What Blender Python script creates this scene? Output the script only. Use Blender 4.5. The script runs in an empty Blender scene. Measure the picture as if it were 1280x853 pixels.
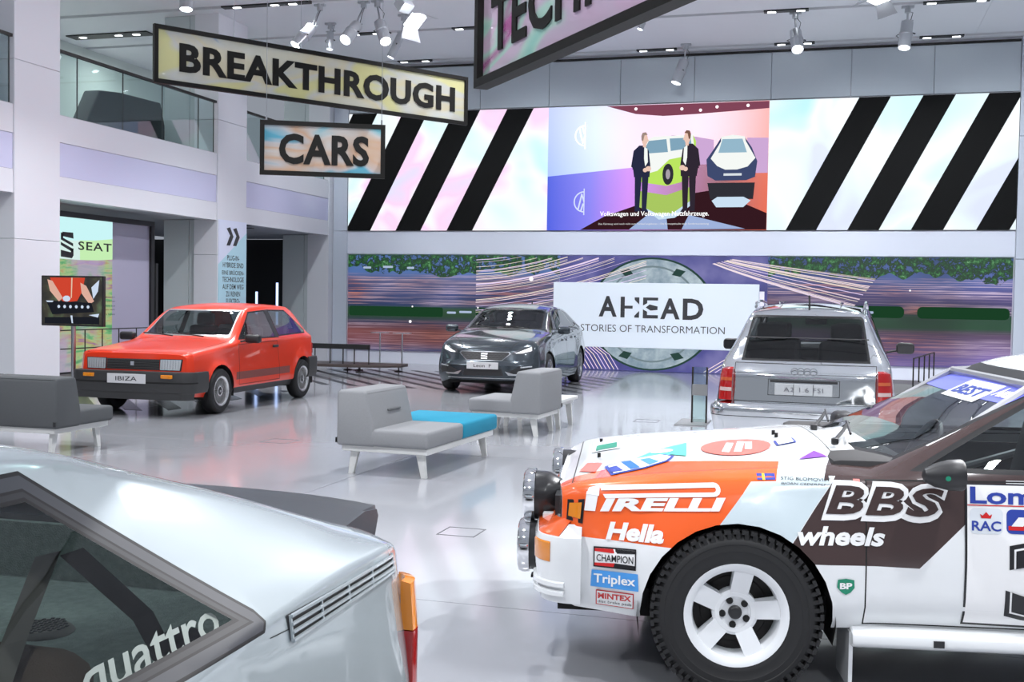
import bpy, bmesh, math, random
from math import sin, cos, tan, pi, radians, sqrt, atan2
from mathutils import Vector, Matrix
from mathutils.bvhtree import BVHTree
random.seed(4)
D = bpy.data
SC = bpy.context.scene
COL = SC.collection
# ---------------------------------------------------------------- camera, world, lights
cam = D.cameras.new('camera'); cam.sensor_width = 36.0; cam.lens = 1390.0/1280.0*36.0
cam.clip_start = .05; cam.clip_end = 200
co = D.objects.new('camera', cam); COL.objects.link(co); SC.camera = co
def set_cam():
    a = radians(16.2); p = radians(2.16); r = radians(.95)
    f = Vector((-sin(a)*cos(p), cos(a)*cos(p), -sin(p)))
    rt = Vector((cos(a), sin(a), 0)); up = rt.cross(f)
    r2 = rt*cos(r)+up*sin(r); u2 = up*cos(r)-rt*sin(r)
    m = Matrix((r2, u2, -f)).transposed().to_4x4()
    m.translation = (0, 0, 1.54)
    co.matrix_world = m
set_cam()
w = D.worlds.new('world'); SC.world = w; w.use_nodes = True
wb = w.node_tree.nodes['Background']; wb.inputs[0].default_value = (.80, .87, 1, 1); wb.inputs[1].default_value = .34
SC.view_settings.view_transform = 'Standard'; SC.view_settings.look = 'None'
SC.view_settings.exposure = 0.0; SC.view_settings.gamma = 1.0
def area(name, loc, sx, sy, power, col=(1, 1, 1), rot=(0, 0, 0)):
    l = D.lights.new(name, 'AREA'); l.shape = 'RECTANGLE'; l.size = sx; l.size_y = sy; l.energy = power; l.color = col
    o = D.objects.new(name, l); COL.objects.link(o); o.location = loc; o.rotation_euler = rot
    return o
def spot(name, loc, tgt, power, ang, col=(1, 1, 1), blend=.35, rad=.06):
    l = D.lights.new(name, 'SPOT'); l.energy = power; l.spot_size = radians(ang); l.spot_blend = blend; l.color = col; l.shadow_soft_size = rad
    o = D.objects.new(name, l); COL.objects.link(o); o.location = loc
    d = Vector(tgt)-Vector(loc); o.rotation_euler = d.to_track_quat('-Z', 'Y').to_euler()
    return o
# rows of ceiling spotlights of the hall (beyond the top of the frame)
for yy, pw in ((-2.5, 620), (2.6, 760), (7.6, 760), (12.6, 820), (17.0, 640)):
    for xx in (-8.2, -2.9, 2.4, 7.2):
        spot('ceiling_spot', (xx, yy, 6.55), (xx+.4, yy+.8, 0), pw, 118, (.95, .97, 1), .5, .10)
# fill spots added to brighten walls, and two key spots on the rally car
for xx in (-9.5, -6.2, -2.9, .4, 3.0): spot('wall_fill_spot', (xx, 18.6, 6.6), (xx, 24.2, 2.2), 620, 75, (.90, .95, 1), .7, .12)
for xx in (-6, 0, 6): spot('facade_fill_spot', (-5.2, 11.5+xx, 6.5), (-11.5, 11.5+xx, 3.2), 380, 90, (.95, .93, 1), .8, .12)
spot('key_spot', (5.4, 8.6, 6.5), (.2, 5.0, .3), 3200, 40, (1, .98, .96), .3, .05)
spot('key_spot', (2.2, 10.2, 6.5), (.2, 5.0, .3), 2000, 40, (.95, .96, 1), .3, .05)
# ---------------------------------------------------------------- materials
MT = {}
def mat(name, col, rough=.5, metal=0., coat=0., emit=None, es=0., bump=0., bscale=60., spec=None, vary=0., vscale=4.):
    if name in MT: return MT[name]
    m = D.materials.new(name); m.use_nodes = True; nt = m.node_tree; b = nt.nodes['Principled BSDF']
    c4 = (*col, 1)
    b.inputs['Base Color'].default_value = c4; b.inputs['Roughness'].default_value = rough; b.inputs['Metallic'].default_value = metal
    b.inputs['Coat Weight'].default_value = coat; b.inputs['Coat Roughness'].default_value = .03
    if spec is not None: b.inputs['Specular IOR Level'].default_value = spec
    if emit: b.inputs['Emission Color'].default_value = (*emit, 1); b.inputs['Emission Strength'].default_value = es
    if bump or vary:
        tc = nt.nodes.new('ShaderNodeTexCoord')
        n = nt.nodes.new('ShaderNodeTexNoise'); nt.links.new(tc.outputs['Object'], n.inputs['Vector'])
        n.inputs['Scale'].default_value = bscale if bump else vscale; n.inputs['Detail'].default_value = 3
        if bump:
            bp = nt.nodes.new('ShaderNodeBump'); bp.inputs['Strength'].default_value = bump; bp.inputs['Distance'].default_value = .01
            nt.links.new(n.outputs[0], bp.inputs['Height']); nt.links.new(bp.outputs[0], b.inputs['Normal'])
        if vary:
            n2 = nt.nodes.new('ShaderNodeTexNoise'); n2.inputs['Scale'].default_value = vscale; nt.links.new(tc.outputs['Object'], n2.inputs['Vector'])
            mx = nt.nodes.new('ShaderNodeMix'); mx.data_type = 'RGBA'
            mx.inputs[6].default_value = tuple(c*(1-vary) for c in col)+(1,); mx.inputs[7].default_value = tuple(min(1, c*(1+vary)) for c in col)+(1,)
            nt.links.new(n2.outputs[0], mx.inputs[0]); nt.links.new(mx.outputs[2], b.inputs['Base Color'])
    MT[name] = m
    return m
def glassmat(name, tint, refl=.06, rough=.0, trans=1.0):
    """thin pane: tinted transparency plus mirror reflection after Fresnel"""
    if name in MT: return MT[name]
    m = D.materials.new(name); m.use_nodes = True; nt = m.node_tree; nt.nodes.clear()
    o = nt.nodes.new('ShaderNodeOutputMaterial'); t = nt.nodes.new('ShaderNodeBsdfTransparent'); g = nt.nodes.new('ShaderNodeBsdfGlossy')
    t.inputs[0].default_value = (*tint, 1); g.inputs['Roughness'].default_value = rough
    f = nt.nodes.new('ShaderNodeLayerWeight'); f.inputs[0].default_value = .5
    pw = nt.nodes.new('ShaderNodeMath'); pw.operation = 'POWER'; pw.inputs[1].default_value = 4.0; nt.links.new(f.outputs['Facing'], pw.inputs[0])
    mr = nt.nodes.new('ShaderNodeMapRange'); mr.inputs[3].default_value = refl; mr.inputs[4].default_value = .9; nt.links.new(pw.outputs[0], mr.inputs[0])
    mx = nt.nodes.new('ShaderNodeMixShader'); nt.links.new(mr.outputs[0], mx.inputs[0]); nt.links.new(t.outputs[0], mx.inputs[1]); nt.links.new(g.outputs[0], mx.inputs[2])
    nt.links.new(mx.outputs[0], o.inputs[0]); MT[name] = m
    return m
def emis(name, col, s=1.):
    if name in MT: return MT[name]
    m = D.materials.new(name); m.use_nodes = True; nt = m.node_tree; nt.nodes.clear()
    o = nt.nodes.new('ShaderNodeOutputMaterial'); e = nt.nodes.new('ShaderNodeEmission'); e.inputs[0].default_value = (*col, 1); e.inputs[1].default_value = s
    nt.links.new(e.outputs[0], o.inputs[0]); MT[name] = m
    return m
class NT:
    """tiny node-graph helper"""
    def __init__(s, name):
        s.m = D.materials.new(name); s.m.use_nodes = True; s.t = s.m.node_tree; s.b = s.t.nodes['Principled BSDF']; MT[name] = s.m
    def n(s, kind, **kw):
        x = s.t.nodes.new('ShaderNode'+kind)
        for k, v in kw.items(): setattr(x, k, v)
        return x
    def l(s, a, b): s.t.links.new(a, b)
    def obj(s, scale=(1, 1, 1), loc=(0, 0, 0)):
        tc = s.n('TexCoord'); mp = s.n('Mapping'); mp.inputs['Scale'].default_value = scale; mp.inputs['Location'].default_value = loc
        s.l(tc.outputs['Object'], mp.inputs[0]); return mp.outputs[0]
    def noise(s, vec, sc, det=2, rough=.5, dist=0):
        x = s.n('TexNoise'); x.inputs['Scale'].default_value = sc; x.inputs['Detail'].default_value = det; x.inputs['Roughness'].default_value = rough; x.inputs['Distortion'].default_value = dist
        s.l(vec, x.inputs['Vector']); return x.outputs[0]
    def ramp(s, fac, stops, interp='LINEAR'):
        x = s.n('ValToRGB'); cr = x.color_ramp; cr.interpolation = interp
        while len(cr.elements) > 1: cr.elements.remove(cr.elements[-1])
        cr.elements[0].position = stops[0][0]; cr.elements[0].color = (*stops[0][1], 1)
        for p, c in stops[1:]: e = cr.elements.new(p); e.color = (*c, 1)
        s.l(fac, x.inputs[0]); return x.outputs[0]
    def mix(s, fac, a, b, mode='MIX'):
        x = s.n('Mix', data_type='RGBA', blend_type=mode)
        for v, i in ((fac, 0), (a, 6), (b, 7)):
            if isinstance(v, (int, float)): x.inputs[i].default_value = v
            elif isinstance(v, tuple): x.inputs[i].default_value = (*v, 1)
            else: s.l(v, x.inputs[i])
        return x.outputs[2]
    def math(s, op, a, b=None, clamp=False):
        x = s.n('Math', operation=op, use_clamp=clamp)
        for v, i in ((a, 0), (b, 1)):
            if v is None: continue
            if isinstance(v, (int, float)): x.inputs[i].default_value = v
            else: s.l(v, x.inputs[i])
        return x.outputs[0]
    def sep(s, vec):
        x = s.n('SeparateXYZ'); s.l(vec, x.inputs[0]); return x.outputs
    def emit(s, col, st):
        s.l(col, s.b.inputs['Emission Color']); s.b.inputs['Emission Strength'].default_value = st
        s.b.inputs['Base Color'].default_value = (.01, .01, .01, 1); s.b.inputs['Roughness'].default_value = .4
# ---------------------------------------------------------------- mesh helpers
def link(name, me, parent=None, loc=None, rotz=None):
    o = D.objects.new(name, me); COL.objects.link(o)
    if parent: o.parent = parent
    if loc: o.location = loc
    if rotz is not None: o.rotation_euler = (0, 0, rotz)
    return o
def tag(o, label, cat, group=None):
    o['label'] = label; o['category'] = cat
    if group: o['group'] = group
    return o
def thing(name, label, cat, loc=(0, 0, 0), rotz=0., group=None):
    return tag(link(name, None, None, loc, rotz), label, cat, group)
def struct(o): o['kind'] = 'structure'; return o
class MB:
    def __init__(s): s.bm = bmesh.new(); s.M = Matrix.Identity(4); s.mi = 0
    def at(s, loc=(0, 0, 0), rz=0, ry=0, rx=0):
        s.M = Matrix.Translation(loc) @ Matrix.Rotation(rz, 4, 'Z') @ Matrix.Rotation(ry, 4, 'Y') @ Matrix.Rotation(rx, 4, 'X'); return s
    def aim(s, p, d):
        q = Vector(d).to_track_quat('Z', 'Y'); s.M = Matrix.Translation(p) @ q.to_matrix().to_4x4(); return s
    def _v(s, p): return s.bm.verts.new(s.M @ Vector(p))
    def _f(s, vs):
        try:
            f = s.bm.faces.new(vs); f.material_index = s.mi; f.smooth = True; return f
        except ValueError: return None
    def box(s, c, d, bev=0, seg=2, taper=1.):
        x, y, z = (k/2 for k in d); vs = []
        for sz in (-1, 1):
            t = taper if sz > 0 else 1
            for sx, sy in ((-1, -1), (1, -1), (1, 1), (-1, 1)): vs.append(s._v((c[0]+sx*x*t, c[1]+sy*y*t, c[2]+sz*z)))
        fs = [s._f([vs[i] for i in q]) for q in ((3, 2, 1, 0), (4, 5, 6, 7), (0, 1, 5, 4), (1, 2, 6, 5), (2, 3, 7, 6), (3, 0, 4, 7))]
        if bev:
            es = list({e for f in fs for e in f.edges})
            bmesh.ops.bevel(s.bm, geom=es, offset=bev, segments=seg, profile=.5, affect='EDGES')
        return s
    def boxm(s, a, b, bev=0, seg=2):
        return s.box([(a[i]+b[i])/2 for i in range(3)], [abs(b[i]-a[i]) for i in range(3)], bev, seg)
    def prism(s, poly, axis, a, b, bev=0, seg=2):
        """poly: 2-D outline; extruded along axis 0/1/2 from a to b"""
        def P(u, v, w): return ((w, u, v), (u, w, v), (u, v, w))[axis]
        A = [s._v(P(u, v, a)) for u, v in poly]; B = [s._v(P(u, v, b)) for u, v in poly]; n = len(poly)
        fs = [s._f(A[::-1]), s._f(B)]+[s._f([A[i], A[(i+1) % n], B[(i+1) % n], B[i]]) for i in range(n)]
        fs = [f for f in fs if f]
        bmesh.ops.recalc_face_normals(s.bm, faces=fs)
        if bev: bmesh.ops.bevel(s.bm, geom=list({e for f in fs for e in f.edges}), offset=bev, segments=seg, profile=.5, affect='EDGES')
        return s
    def tube(s, pts, r, n=8, cap=True, r1=None):
        pts = [Vector(p) for p in pts]; rings = []
        for i, p in enumerate(pts):
            d = (pts[min(i+1, len(pts)-1)]-pts[max(i-1, 0)]).normalized()
            u = d.orthogonal().normalized() if i == 0 else (u-d*u.dot(d)).normalized()
            w_ = d.cross(u); rr = r if r1 is None else r+(r1-r)*i/(len(pts)-1)
            rings.append([s._v(p+(u*cos(2*pi*k/n)+w_*sin(2*pi*k/n))*rr) for k in range(n)])
        for a, b in zip(rings, rings[1:]):
            for k in range(n): s._f([a[k], a[(k+1) % n], b[(k+1) % n], b[k]])
        if cap: s._f(rings[0][::-1]); s._f(rings[-1])
        return s
    def lathe(s, prof, n=32, axis=2):
        """prof: (r, h) pairs; axis of revolution 1=y, 2=z"""
        rings = []
        for r, h in prof:
            ring = []
            for k in range(n):
                a = 2*pi*k/n
                p = (r*cos(a), r*sin(a), h) if axis == 2 else (r*cos(a), h, r*sin(a))
                ring.append(s._v(p))
            rings.append(ring)
        fs = []
        for a, b in zip(rings, rings[1:]):
            for k in range(n): fs.append(s._f([a[k], a[(k+1) % n], b[(k+1) % n], b[k]]))
        if prof[0][0] < 1e-3 or prof[-1][0] < 1e-3: bmesh.ops.remove_doubles(s.bm, verts=rings[0]+rings[-1], dist=1e-5)
        return s
    def poly3(s, pts): s._f([s._v(p) for p in pts]); return s
    def build(s, name, mats, parent=None, loc=None, rotz=None, sharp=35, recalc=True):
        if recalc: bmesh.ops.recalc_face_normals(s.bm, faces=s.bm.faces)
        return finish(s.bm, name, mats, parent, loc, rotz, sharp)
def finish(bm, name, mats, parent=None, loc=None, rotz=None, sharp=35):
    me = D.meshes.new(name); bm.to_mesh(me); bm.free()
    for m in (mats if isinstance(mats, (list, tuple)) else [mats]): me.materials.append(m)
    if me.polygons: me.set_sharp_from_angle(angle=radians(sharp))
    return link(name, me, parent, loc, rotz)
# ---------------------------------------------------------------- lettering and flat shapes as 2-D meshes
def text2d(body, width, height, bold=0., shear=0., space=1.):
    """returns (verts, faces) of the words fitted to width x height, origin at the lower left"""
    cu = D.curves.new('t', 'FONT'); cu.body = body; cu.size = 1; cu.offset = bold; cu.shear = shear; cu.space_character = space; cu.resolution_u = 3
    ob = D.objects.new('t', cu); COL.objects.link(ob)
    me = bpy.data.meshes.new_from_object(ob)
    vs = [(v.co.x, v.co.y) for v in me.vertices]; fs = [tuple(p.vertices) for p in me.polygons]
    D.objects.remove(ob); D.curves.remove(cu); D.meshes.remove(me)
    x0 = min(v[0] for v in vs); x1 = max(v[0] for v in vs); y0 = min(v[1] for v in vs); y1 = max(v[1] for v in vs)
    return [((x-x0)/(x1-x0)*width, (y-y0)/(y1-y0)*height) for x, y in vs], fs
def shp(*polys):
    """several outlines -> (verts, faces)"""
    vs, fs = [], []
    for p in polys: fs.append(tuple(range(len(vs), len(vs)+len(p)))); vs += list(p)
    return vs, fs
def ngon(cx, cy, rx, ry=None, n=24, a0=0, a1=2*pi):
    ry = rx if ry is None else ry
    m = n if abs(a1-a0-2*pi) < 1e-6 else n+1
    return [(cx+rx*cos(a0+(a1-a0)*k/n), cy+ry*sin(a0+(a1-a0)*k/n)) for k in range(m)]
def stripes(pts, w):
    """poly-line stroke of width w as quads"""
    out = []
    for (x0, y0), (x1, y1) in zip(pts, pts[1:]):
        d = sqrt((x1-x0)**2+(y1-y0)**2) or 1; nx, ny = -(y1-y0)/d*w/2, (x1-x0)/d*w/2; ex, ey = (x1-x0)/d*w*.3, (y1-y0)/d*w*.3
        out.append([(x0+nx-ex, y0+ny-ey), (x0-nx-ex, y0-ny-ey), (x1-nx+ex, y1-ny+ey), (x1+nx+ex, y1+ny+ey)])
    return out
def ring2(cx, cy, r0, r1, n=28, a0=0, a1=2*pi):
    return [[(cx+r*cos(t), cy+r*sin(t)) for r, t in ((r0, ta), (r1, ta), (r1, tb), (r0, tb))] for ta, tb in ((a0+(a1-a0)*k/n, a0+(a1-a0)*(k+1)/n) for k in range(n))]
def rrect(x0, y0, x1, y1, r, n=4):
    o = []
    for cx, cy, a in ((x1-r, y1-r, 0), (x0+r, y1-r, 90), (x0+r, y0+r, 180), (x1-r, y0+r, 270)):
        o += [(cx+r*cos(radians(a+90*k/n)), cy+r*sin(radians(a+90*k/n))) for k in range(n+1)]
    return o
def flat(name, vf, fn, m, parent=None, depth=0., cut=0.):
    """place a 2-D mesh through fn(u,v)->xyz ; optional thickness"""
    vs, fs = vf; bm = bmesh.new(); bv = [bm.verts.new((x, y, 0)) for x, y in vs]
    for f in fs:
        try: bm.faces.new([bv[i] for i in f])
        except ValueError: pass
    if cut:
        us = [v[0] for v in vs]; ws = [v[1] for v in vs]
        for ax, lo, hi in ((0, min(us), max(us)), (1, min(ws), max(ws))):
            k = math.floor(lo/cut)+1
            while k*cut < hi:
                pco = (k*cut, 0, 0) if ax == 0 else (0, k*cut, 0); pno = (1, 0, 0) if ax == 0 else (0, 1, 0)
                bmesh.ops.bisect_plane(bm, geom=bm.verts[:]+bm.edges[:]+bm.faces[:], plane_co=pco, plane_no=pno, dist=1e-6); k += 1
    if depth:
        r = bmesh.ops.extrude_face_region(bm, geom=bm.faces[:])
        for g in r['geom']:
            if isinstance(g, bmesh.types.BMVert): g.co.z = depth
    for v in bm.verts: v.co = Vector(fn(v.co.x, v.co.y, v.co.z) if depth else fn(v.co.x, v.co.y))
    if depth: bmesh.ops.recalc_face_normals(bm, faces=bm.faces)
    return finish(bm, name, m, parent)
# ---------------------------------------------------------------- car body builder
# local axes of every car: +x towards the nose, +y its left side, z up, origin on the ground between the axles
def pch(xs, ys):
    """monotone cubic through the stations"""
    n = len(xs); h = [xs[i+1]-xs[i] for i in range(n-1)]; d = [(ys[i+1]-ys[i])/h[i] for i in range(n-1)]
    m = [d[0]]+[0 if d[i-1]*d[i] <= 0 else 2*d[i-1]*d[i]/(d[i-1]+d[i]) for i in range(1, n-1)]+[d[-1]]
    def f(x):
        i = 0
        while i < n-2 and x > xs[i+1]: i += 1
        t = (x-xs[i])/h[i]
        return (2*t**3-3*t*t+1)*ys[i]+(t**3-2*t*t+t)*h[i]*m[i]+(3*t*t-2*t**3)*ys[i+1]+(t**3-t*t)*h[i]*m[i+1]
    return f
def rnd(P, i, r, k=3):
    """corner i of the polyline replaced by a small arc"""
    a, b, c = Vector(P[i-1]), Vector(P[i]), Vector(P[i+1])
    ra = min(r, (a-b).length*.45); rc = min(r, (c-b).length*.45)
    p = b+(a-b).normalized()*ra; q = b+(c-b).normalized()*rc
    return [tuple(p*(1-t)**2+b*2*t*(1-t)+q*t*t) for t in [j/k for j in range(k+1)]]
def shrink(poly, d):
    """convex outline moved inwards by d"""
    ar = sum(poly[i][0]*poly[(i+1) % len(poly)][1]-poly[(i+1) % len(poly)][0]*poly[i][1] for i in range(len(poly)))
    if ar < 0: poly = poly[::-1]
    n = len(poly); out = list(poly)
    for i in range(n):
        p, q = poly[i], poly[(i+1) % n]; dx, dy = q[0]-p[0], q[1]-p[1]; l = sqrt(dx*dx+dy*dy)
        if l < 1e-6: continue
        nx, ny = -dy/l, dx/l; c = nx*p[0]+ny*p[1]+d; r = []
        for k in range(len(out)):
            a, b = out[k], out[(k+1) % len(out)]; da = nx*a[0]+ny*a[1]-c; db = nx*b[0]+ny*b[1]-c
            if da >= 0: r.append(a)
            if da*db < 0: t = da/(da-db); r.append((a[0]+(b[0]-a[0])*t, a[1]+(b[1]-a[1])*t))
        out = r
    return out
NTOP = 10
class Body:
    def __init__(s, rows, step=.07, rr=(.05, .04, .05), crown=2.4, nose=None, tail=None, bow=(.06, .05), wheels=None, tuck=.06, roofcrown=2.4):
        rows = sorted(rows); xs = [r[0] for r in rows]
        s.f = [pch(xs, [r[k] for r in rows]) for k in range(1, 9)]
        s.rr = rr; s.crown = crown; s.tuck = tuck
        st = []
        for a, b in zip(xs, xs[1:]):
            m = max(1, int(round((b-a)/step))); st += [a+(b-a)*j/m for j in range(m)]
        st.append(xs[-1]); s.xs = st; s.x0, s.x1 = st[0], st[-1]
        bm = s.bm = bmesh.new(); s.L = bm.faces.layers.int.new('part'); s.T = bm.faces.layers.int.new('tmp')
        s.parts = [('body', None)]; s.mats = []
        rings = []
        for x in st:
            h = s.section(x); full = [(-y, z) for y, z in h]+[(y, z) for y, z in h[::-1][1:]]
            rings.append([bm.verts.new((x, y, z)) for y, z in full])
        s.nk = len(h)-NTOP
        for A, B in zip(rings, rings[1:]):
            for i in range(len(A)-1): bm.faces.new((A[i], A[i+1], B[i+1], B[i]))
        for ring, sg in ((rings[-1], 1), (rings[0], -1)):
            nk = s.nk; n = len(ring); x = ring[0].co.x; prev = None
            for i in range(nk):
                a, b = ring[i], ring[n-1-i]; M = 2*NTOP
                if i == nk-1: line = ring[nk-1:n-nk+1]
                else: line = [a]+[bm.verts.new((x, a.co.y+(b.co.y-a.co.y)*k/M, a.co.z)) for k in range(1, M)]+[b]
                if i == nk-2: pass
                if prev:
                    for k in range(M):
                        q = (prev[k], prev[k+1], line[k+1], line[k]); bm.faces.new(q if sg < 0 else q[::-1])
                prev = line
        # vertical profile and plan bow of both ends
        W = s.f[1](0)
        for v in bm.verts:
            x, y, z = v.co
            if nose:
                t = (x-(s.x1-nose[0]))/nose[0]
                if t > 0: v.co.x += t*t*(nose[1](z)-bow[0]*(abs(y)/W)**3.2)
            if tail:
                t = ((s.x0+tail[0])-x)/tail[0]
                if t > 0: v.co.x -= t*t*(tail[1](z)-bow[1]*(abs(y)/W)**3.2)
        bmesh.ops.recalc_face_normals(bm, faces=bm.faces)
        up = sum(f.normal.z*f.calc_area() for f in bm.faces)
        if up < 0: bmesh.ops.reverse_faces(bm, faces=bm.faces)
        for f in bm.faces: f.smooth = True
        bm.normal_update()
    def section(s, x):
        zs, yw, zw, yb, zb, ye, ze, zc = (f(x) for f in s.f)
        K = [(yw-s.tuck, zs), (yw-.008, zs+(zw-zs)*.35), (yw, zw), (yb, zb), (ye, ze)]
        pw = s.crown; nx = ye*(1-1/NTOP); K.append((nx, ze+(zc-ze)*(1-(nx/max(ye, .01))**pw)))
        P = [K[0], K[1]]
        c2, c3, c4 = rnd(K, 2, s.rr[0]), rnd(K, 3, s.rr[1]), rnd(K, 4, s.rr[2])
        def seg(a, b, n): return [(a[0]+(b[0]-a[0])*j/n, a[1]+(b[1]-a[1])*j/n) for j in range(1, n)]
        P += seg(K[1], c2[0], 2)+c2+seg(c2[-1], c3[0], 4)+c3+seg(c3[-1], c4[0], 4)+c4
        y0, z0 = c4[-1]
        for k in range(1, NTOP+1):
            y = y0*(1-k/NTOP); P.append((y, max(z0, 0)+(zc-z0)*(1-(y/max(y0, .01))**pw)))
        return P
    def mi(s, m):
        if m not in s.mats: s.mats.append(m)
        return s.mats.index(m)
    def cut(s, poly, axis, filt):
        """cut a convex outline (seen along axis 0/1/2) into the skin; returns the faces inside"""
        bm = s.bm; T = s.T
        ar = sum(poly[i][0]*poly[(i+1) % len(poly)][1]-poly[(i+1) % len(poly)][0]*poly[i][1] for i in range(len(poly)))
        if ar < 0: poly = poly[::-1]
        i0, i1 = ((1, 2), (0, 2), (0, 1))[axis]
        lo = [min(p[k] for p in poly) for k in (0, 1)]; hi = [max(p[k] for p in poly) for k in (0, 1)]
        cand = []
        for f in bm.faces:
            f[T] = 0
            if not filt(f.calc_center_median(), f.normal): continue
            a = [v.co[i0] for v in f.verts]; b = [v.co[i1] for v in f.verts]
            if max(a) < lo[0] or min(a) > hi[0] or max(b) < lo[1] or min(b) > hi[1]: continue
            f[T] = 1; cand.append(f)
        for k in range(len(poly)):
            p, q = poly[k], poly[(k+1) % len(poly)]
            d = (q[0]-p[0], q[1]-p[1]); l = sqrt(d[0]**2+d[1]**2)
            if l < 1e-7: continue
            nn = [0, 0, 0]; nn[i0] = d[1]/l; nn[i1] = -d[0]/l; pc = [0, 0, 0]; pc[i0] = p[0]; pc[i1] = p[1]
            cand = [f for f in bm.faces if f[T] == 1]
            geom = list({e for f in cand for e in f.edges})+list({v for f in cand for v in f.verts})+cand
            bmesh.ops.bisect_plane(bm, geom=geom, plane_co=pc, plane_no=nn, dist=1e-5)
            N = Vector(nn); P = Vector(pc)
            for f in bm.faces:
                if f[T] == 1 and (f.calc_center_median()-P).dot(N) > 1e-6: f[T] = 0
        r = [f for f in bm.faces if f[T] == 1]
        for f in r: f[T] = 0
        return r
    def inset(s, fs, th, dp=0., m=None, part=None):
        """thin border round a face set"""
        if not fs: return
        r = bmesh.ops.inset_region(s.bm, faces=fs, thickness=th, depth=dp, use_even_offset=False, use_boundary=True)
        for f in r['faces']:
            f.smooth = True
            if m: f.material_index = s.mi(m)
            f[s.L] = part if part is not None else 0
    def paint(s, fs, m):
        k = s.mi(m)
        for f in fs: f.material_index = k
    def newpart(s, name, label=None): s.parts.append((name, label)); return len(s.parts)-1
    def assign(s, fs, name, m=None, label=None):
        p = s.newpart(name, label)
        for f in fs:
            f[s.L] = p
            if m: f.material_index = s.mi(m)
        return p
    def window(s, poly, axis, filt, name, m, seal, rim=.02, sink=0., label=None, split=True):
        if rim: s.paint(s.cut(poly, axis, filt), seal); poly = shrink(poly, rim)
        fs = s.cut(poly, axis, filt)
        groups = [fs]
        if split: groups = [[f for f in fs if f.calc_center_median().y > 0], [f for f in fs if f.calc_center_median().y <= 0]]
        for g in groups:
            if g: s.assign(g, name, m, label)
    def panel(s, poly, axis, filt, name, gap=.004, split=True):
        """a panel with its dark shut line, keeping the paint of the skin"""
        inner = s.cut(shrink(poly, gap), axis, filt)
        for f in inner: f[s.T] = 0
        ins = set(inner); p = {}
        key = [(f, f.calc_center_median().copy()) for f in inner]
        groups = [inner] if not split else [[f for f in inner if f.calc_center_median().y > 0], [f for f in inner if f.calc_center_median().y <= 0]]
        for g in groups:
            if g: s.assign(g, name)
        outer = s.cut(poly, axis, lambda c, n: filt(c, n))
        for f in outer:
            if f[s.L] == 0: f.material_index = s.mi(mat('shut_line', (.008, .008, .008), .8))
    def arch(s, cx, cz, R, n=28):
        poly = ngon(cx, cz, R, n=n)
        fs = s.cut(poly, 1, lambda c, nn: abs(c.y) > .5*s.f[1](max(s.x0, min(s.x1, c.x))) and c.z < cz+R+.1 and abs(nn.y) > .3)
        bmesh.ops.delete(s.bm, geom=fs, context='FACES')
    def flare(s, cx, cz, R, amt, wd, zmax=1e9):
        for v in s.bm.verts:
            x, y, z = v.co
            if abs(y) < .6*s.f[1](max(s.x0, min(s.x1, x))) or z > zmax: continue
            d = (sqrt((x-cx)**2+(max(z-cz, 0))**2)-R)/wd
            if d < 1:
                t = max(0, d); v.co.y += math.copysign(amt*(1-t*t*(3-2*t)), y)
    def bvh(s, extra=()):
        vs, fs = [], []
        for bm in (s.bm, *extra):
            o = len(vs); bm.verts.ensure_lookup_table(); bm.verts.index_update()
            vs += [v.co.copy() for v in bm.verts]; fs += [[v.index+o for v in f.verts] for f in bm.faces]
        s.tree = BVHTree.FromPolygons(vs, fs); return s.tree
    def side(s, off=.003, sg=1):
        def fn(u, v, w=0):
            r = s.tree.ray_cast(Vector((u, 3*sg, v)), Vector((0, -sg, 0)))
            y = r[0].y if r[0] else sg*s.f[1](0)
            return (u, y+sg*(off+w), v)
        return fn
    def top(s, off=.003):
        def fn(u, v, w=0):
            r = s.tree.ray_cast(Vector((u, v, 3)), Vector((0, 0, -1)))
            return (u, v, (r[0].z if r[0] else 1)+off+w)
        return fn
    def front(s, off=.003, sg=1):
        def fn(u, v, w=0):
            r = s.tree.ray_cast(Vector((4*sg, u, v)), Vector((-sg, 0, 0)))
            return ((r[0].x if r[0] else 2*sg)+sg*(off+w), u, v)
        return fn
    def build(s, root, sharp=32):
        """one mesh per part"""
        by = {}
        for f in s.bm.faces: by.setdefault(f[s.L], []).append(f)
        out = {}
        for p, fs in by.items():
            name, label = s.parts[p]
            idx = {}; vs = []; pf = []; mi = []
            for f in fs:
                q = []
                for v in f.verts:
                    if v not in idx: idx[v] = len(vs); vs.append(tuple(v.co))
                    q.append(idx[v])
                pf.append(q); mi.append(f.material_index)
            me = D.meshes.new(name); me.from_pydata(vs, [], pf); used = sorted(set(mi))
            for u in used: me.materials.append(s.mats[u])
            me.polygons.foreach_set('material_index', [used.index(k) for k in mi])
            me.polygons.foreach_set('use_smooth', [True]*len(pf)); me.set_sharp_from_angle(angle=radians(sharp))
            o = link(name, me, root)
            if label: o['label'] = label
            out.setdefault(name, []).append(o)
        s.bm.free(); return out
def plan(xb, W, xn, bow, rc, n=9, pw=2.2):
    """plan of a bumper: from the left flank round the nose to the right flank; sign of xn gives the end"""
    sg = 1 if xn > 0 else -1; xn = abs(xn)
    def fx(y): return xn-bow*(abs(y)/W)**pw
    P = [(xb, W), ((xb+fx(W)-rc)/2, W)]
    y1 = W-rc; xa = fx(y1)
    for k in range(n): a = pi/2*k/(n-1); P.append((xa-rc+rc*sin(a), W-rc+rc*cos(a)))
    m = 8
    H = [(fx(y1*(1-k/m)), y1*(1-k/m)) for k in range(1, m+1)]
    P += H; P += [(x, -y) for x, y in P[::-1][1:]]
    return [(x*sg, y) for x, y in P]
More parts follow.
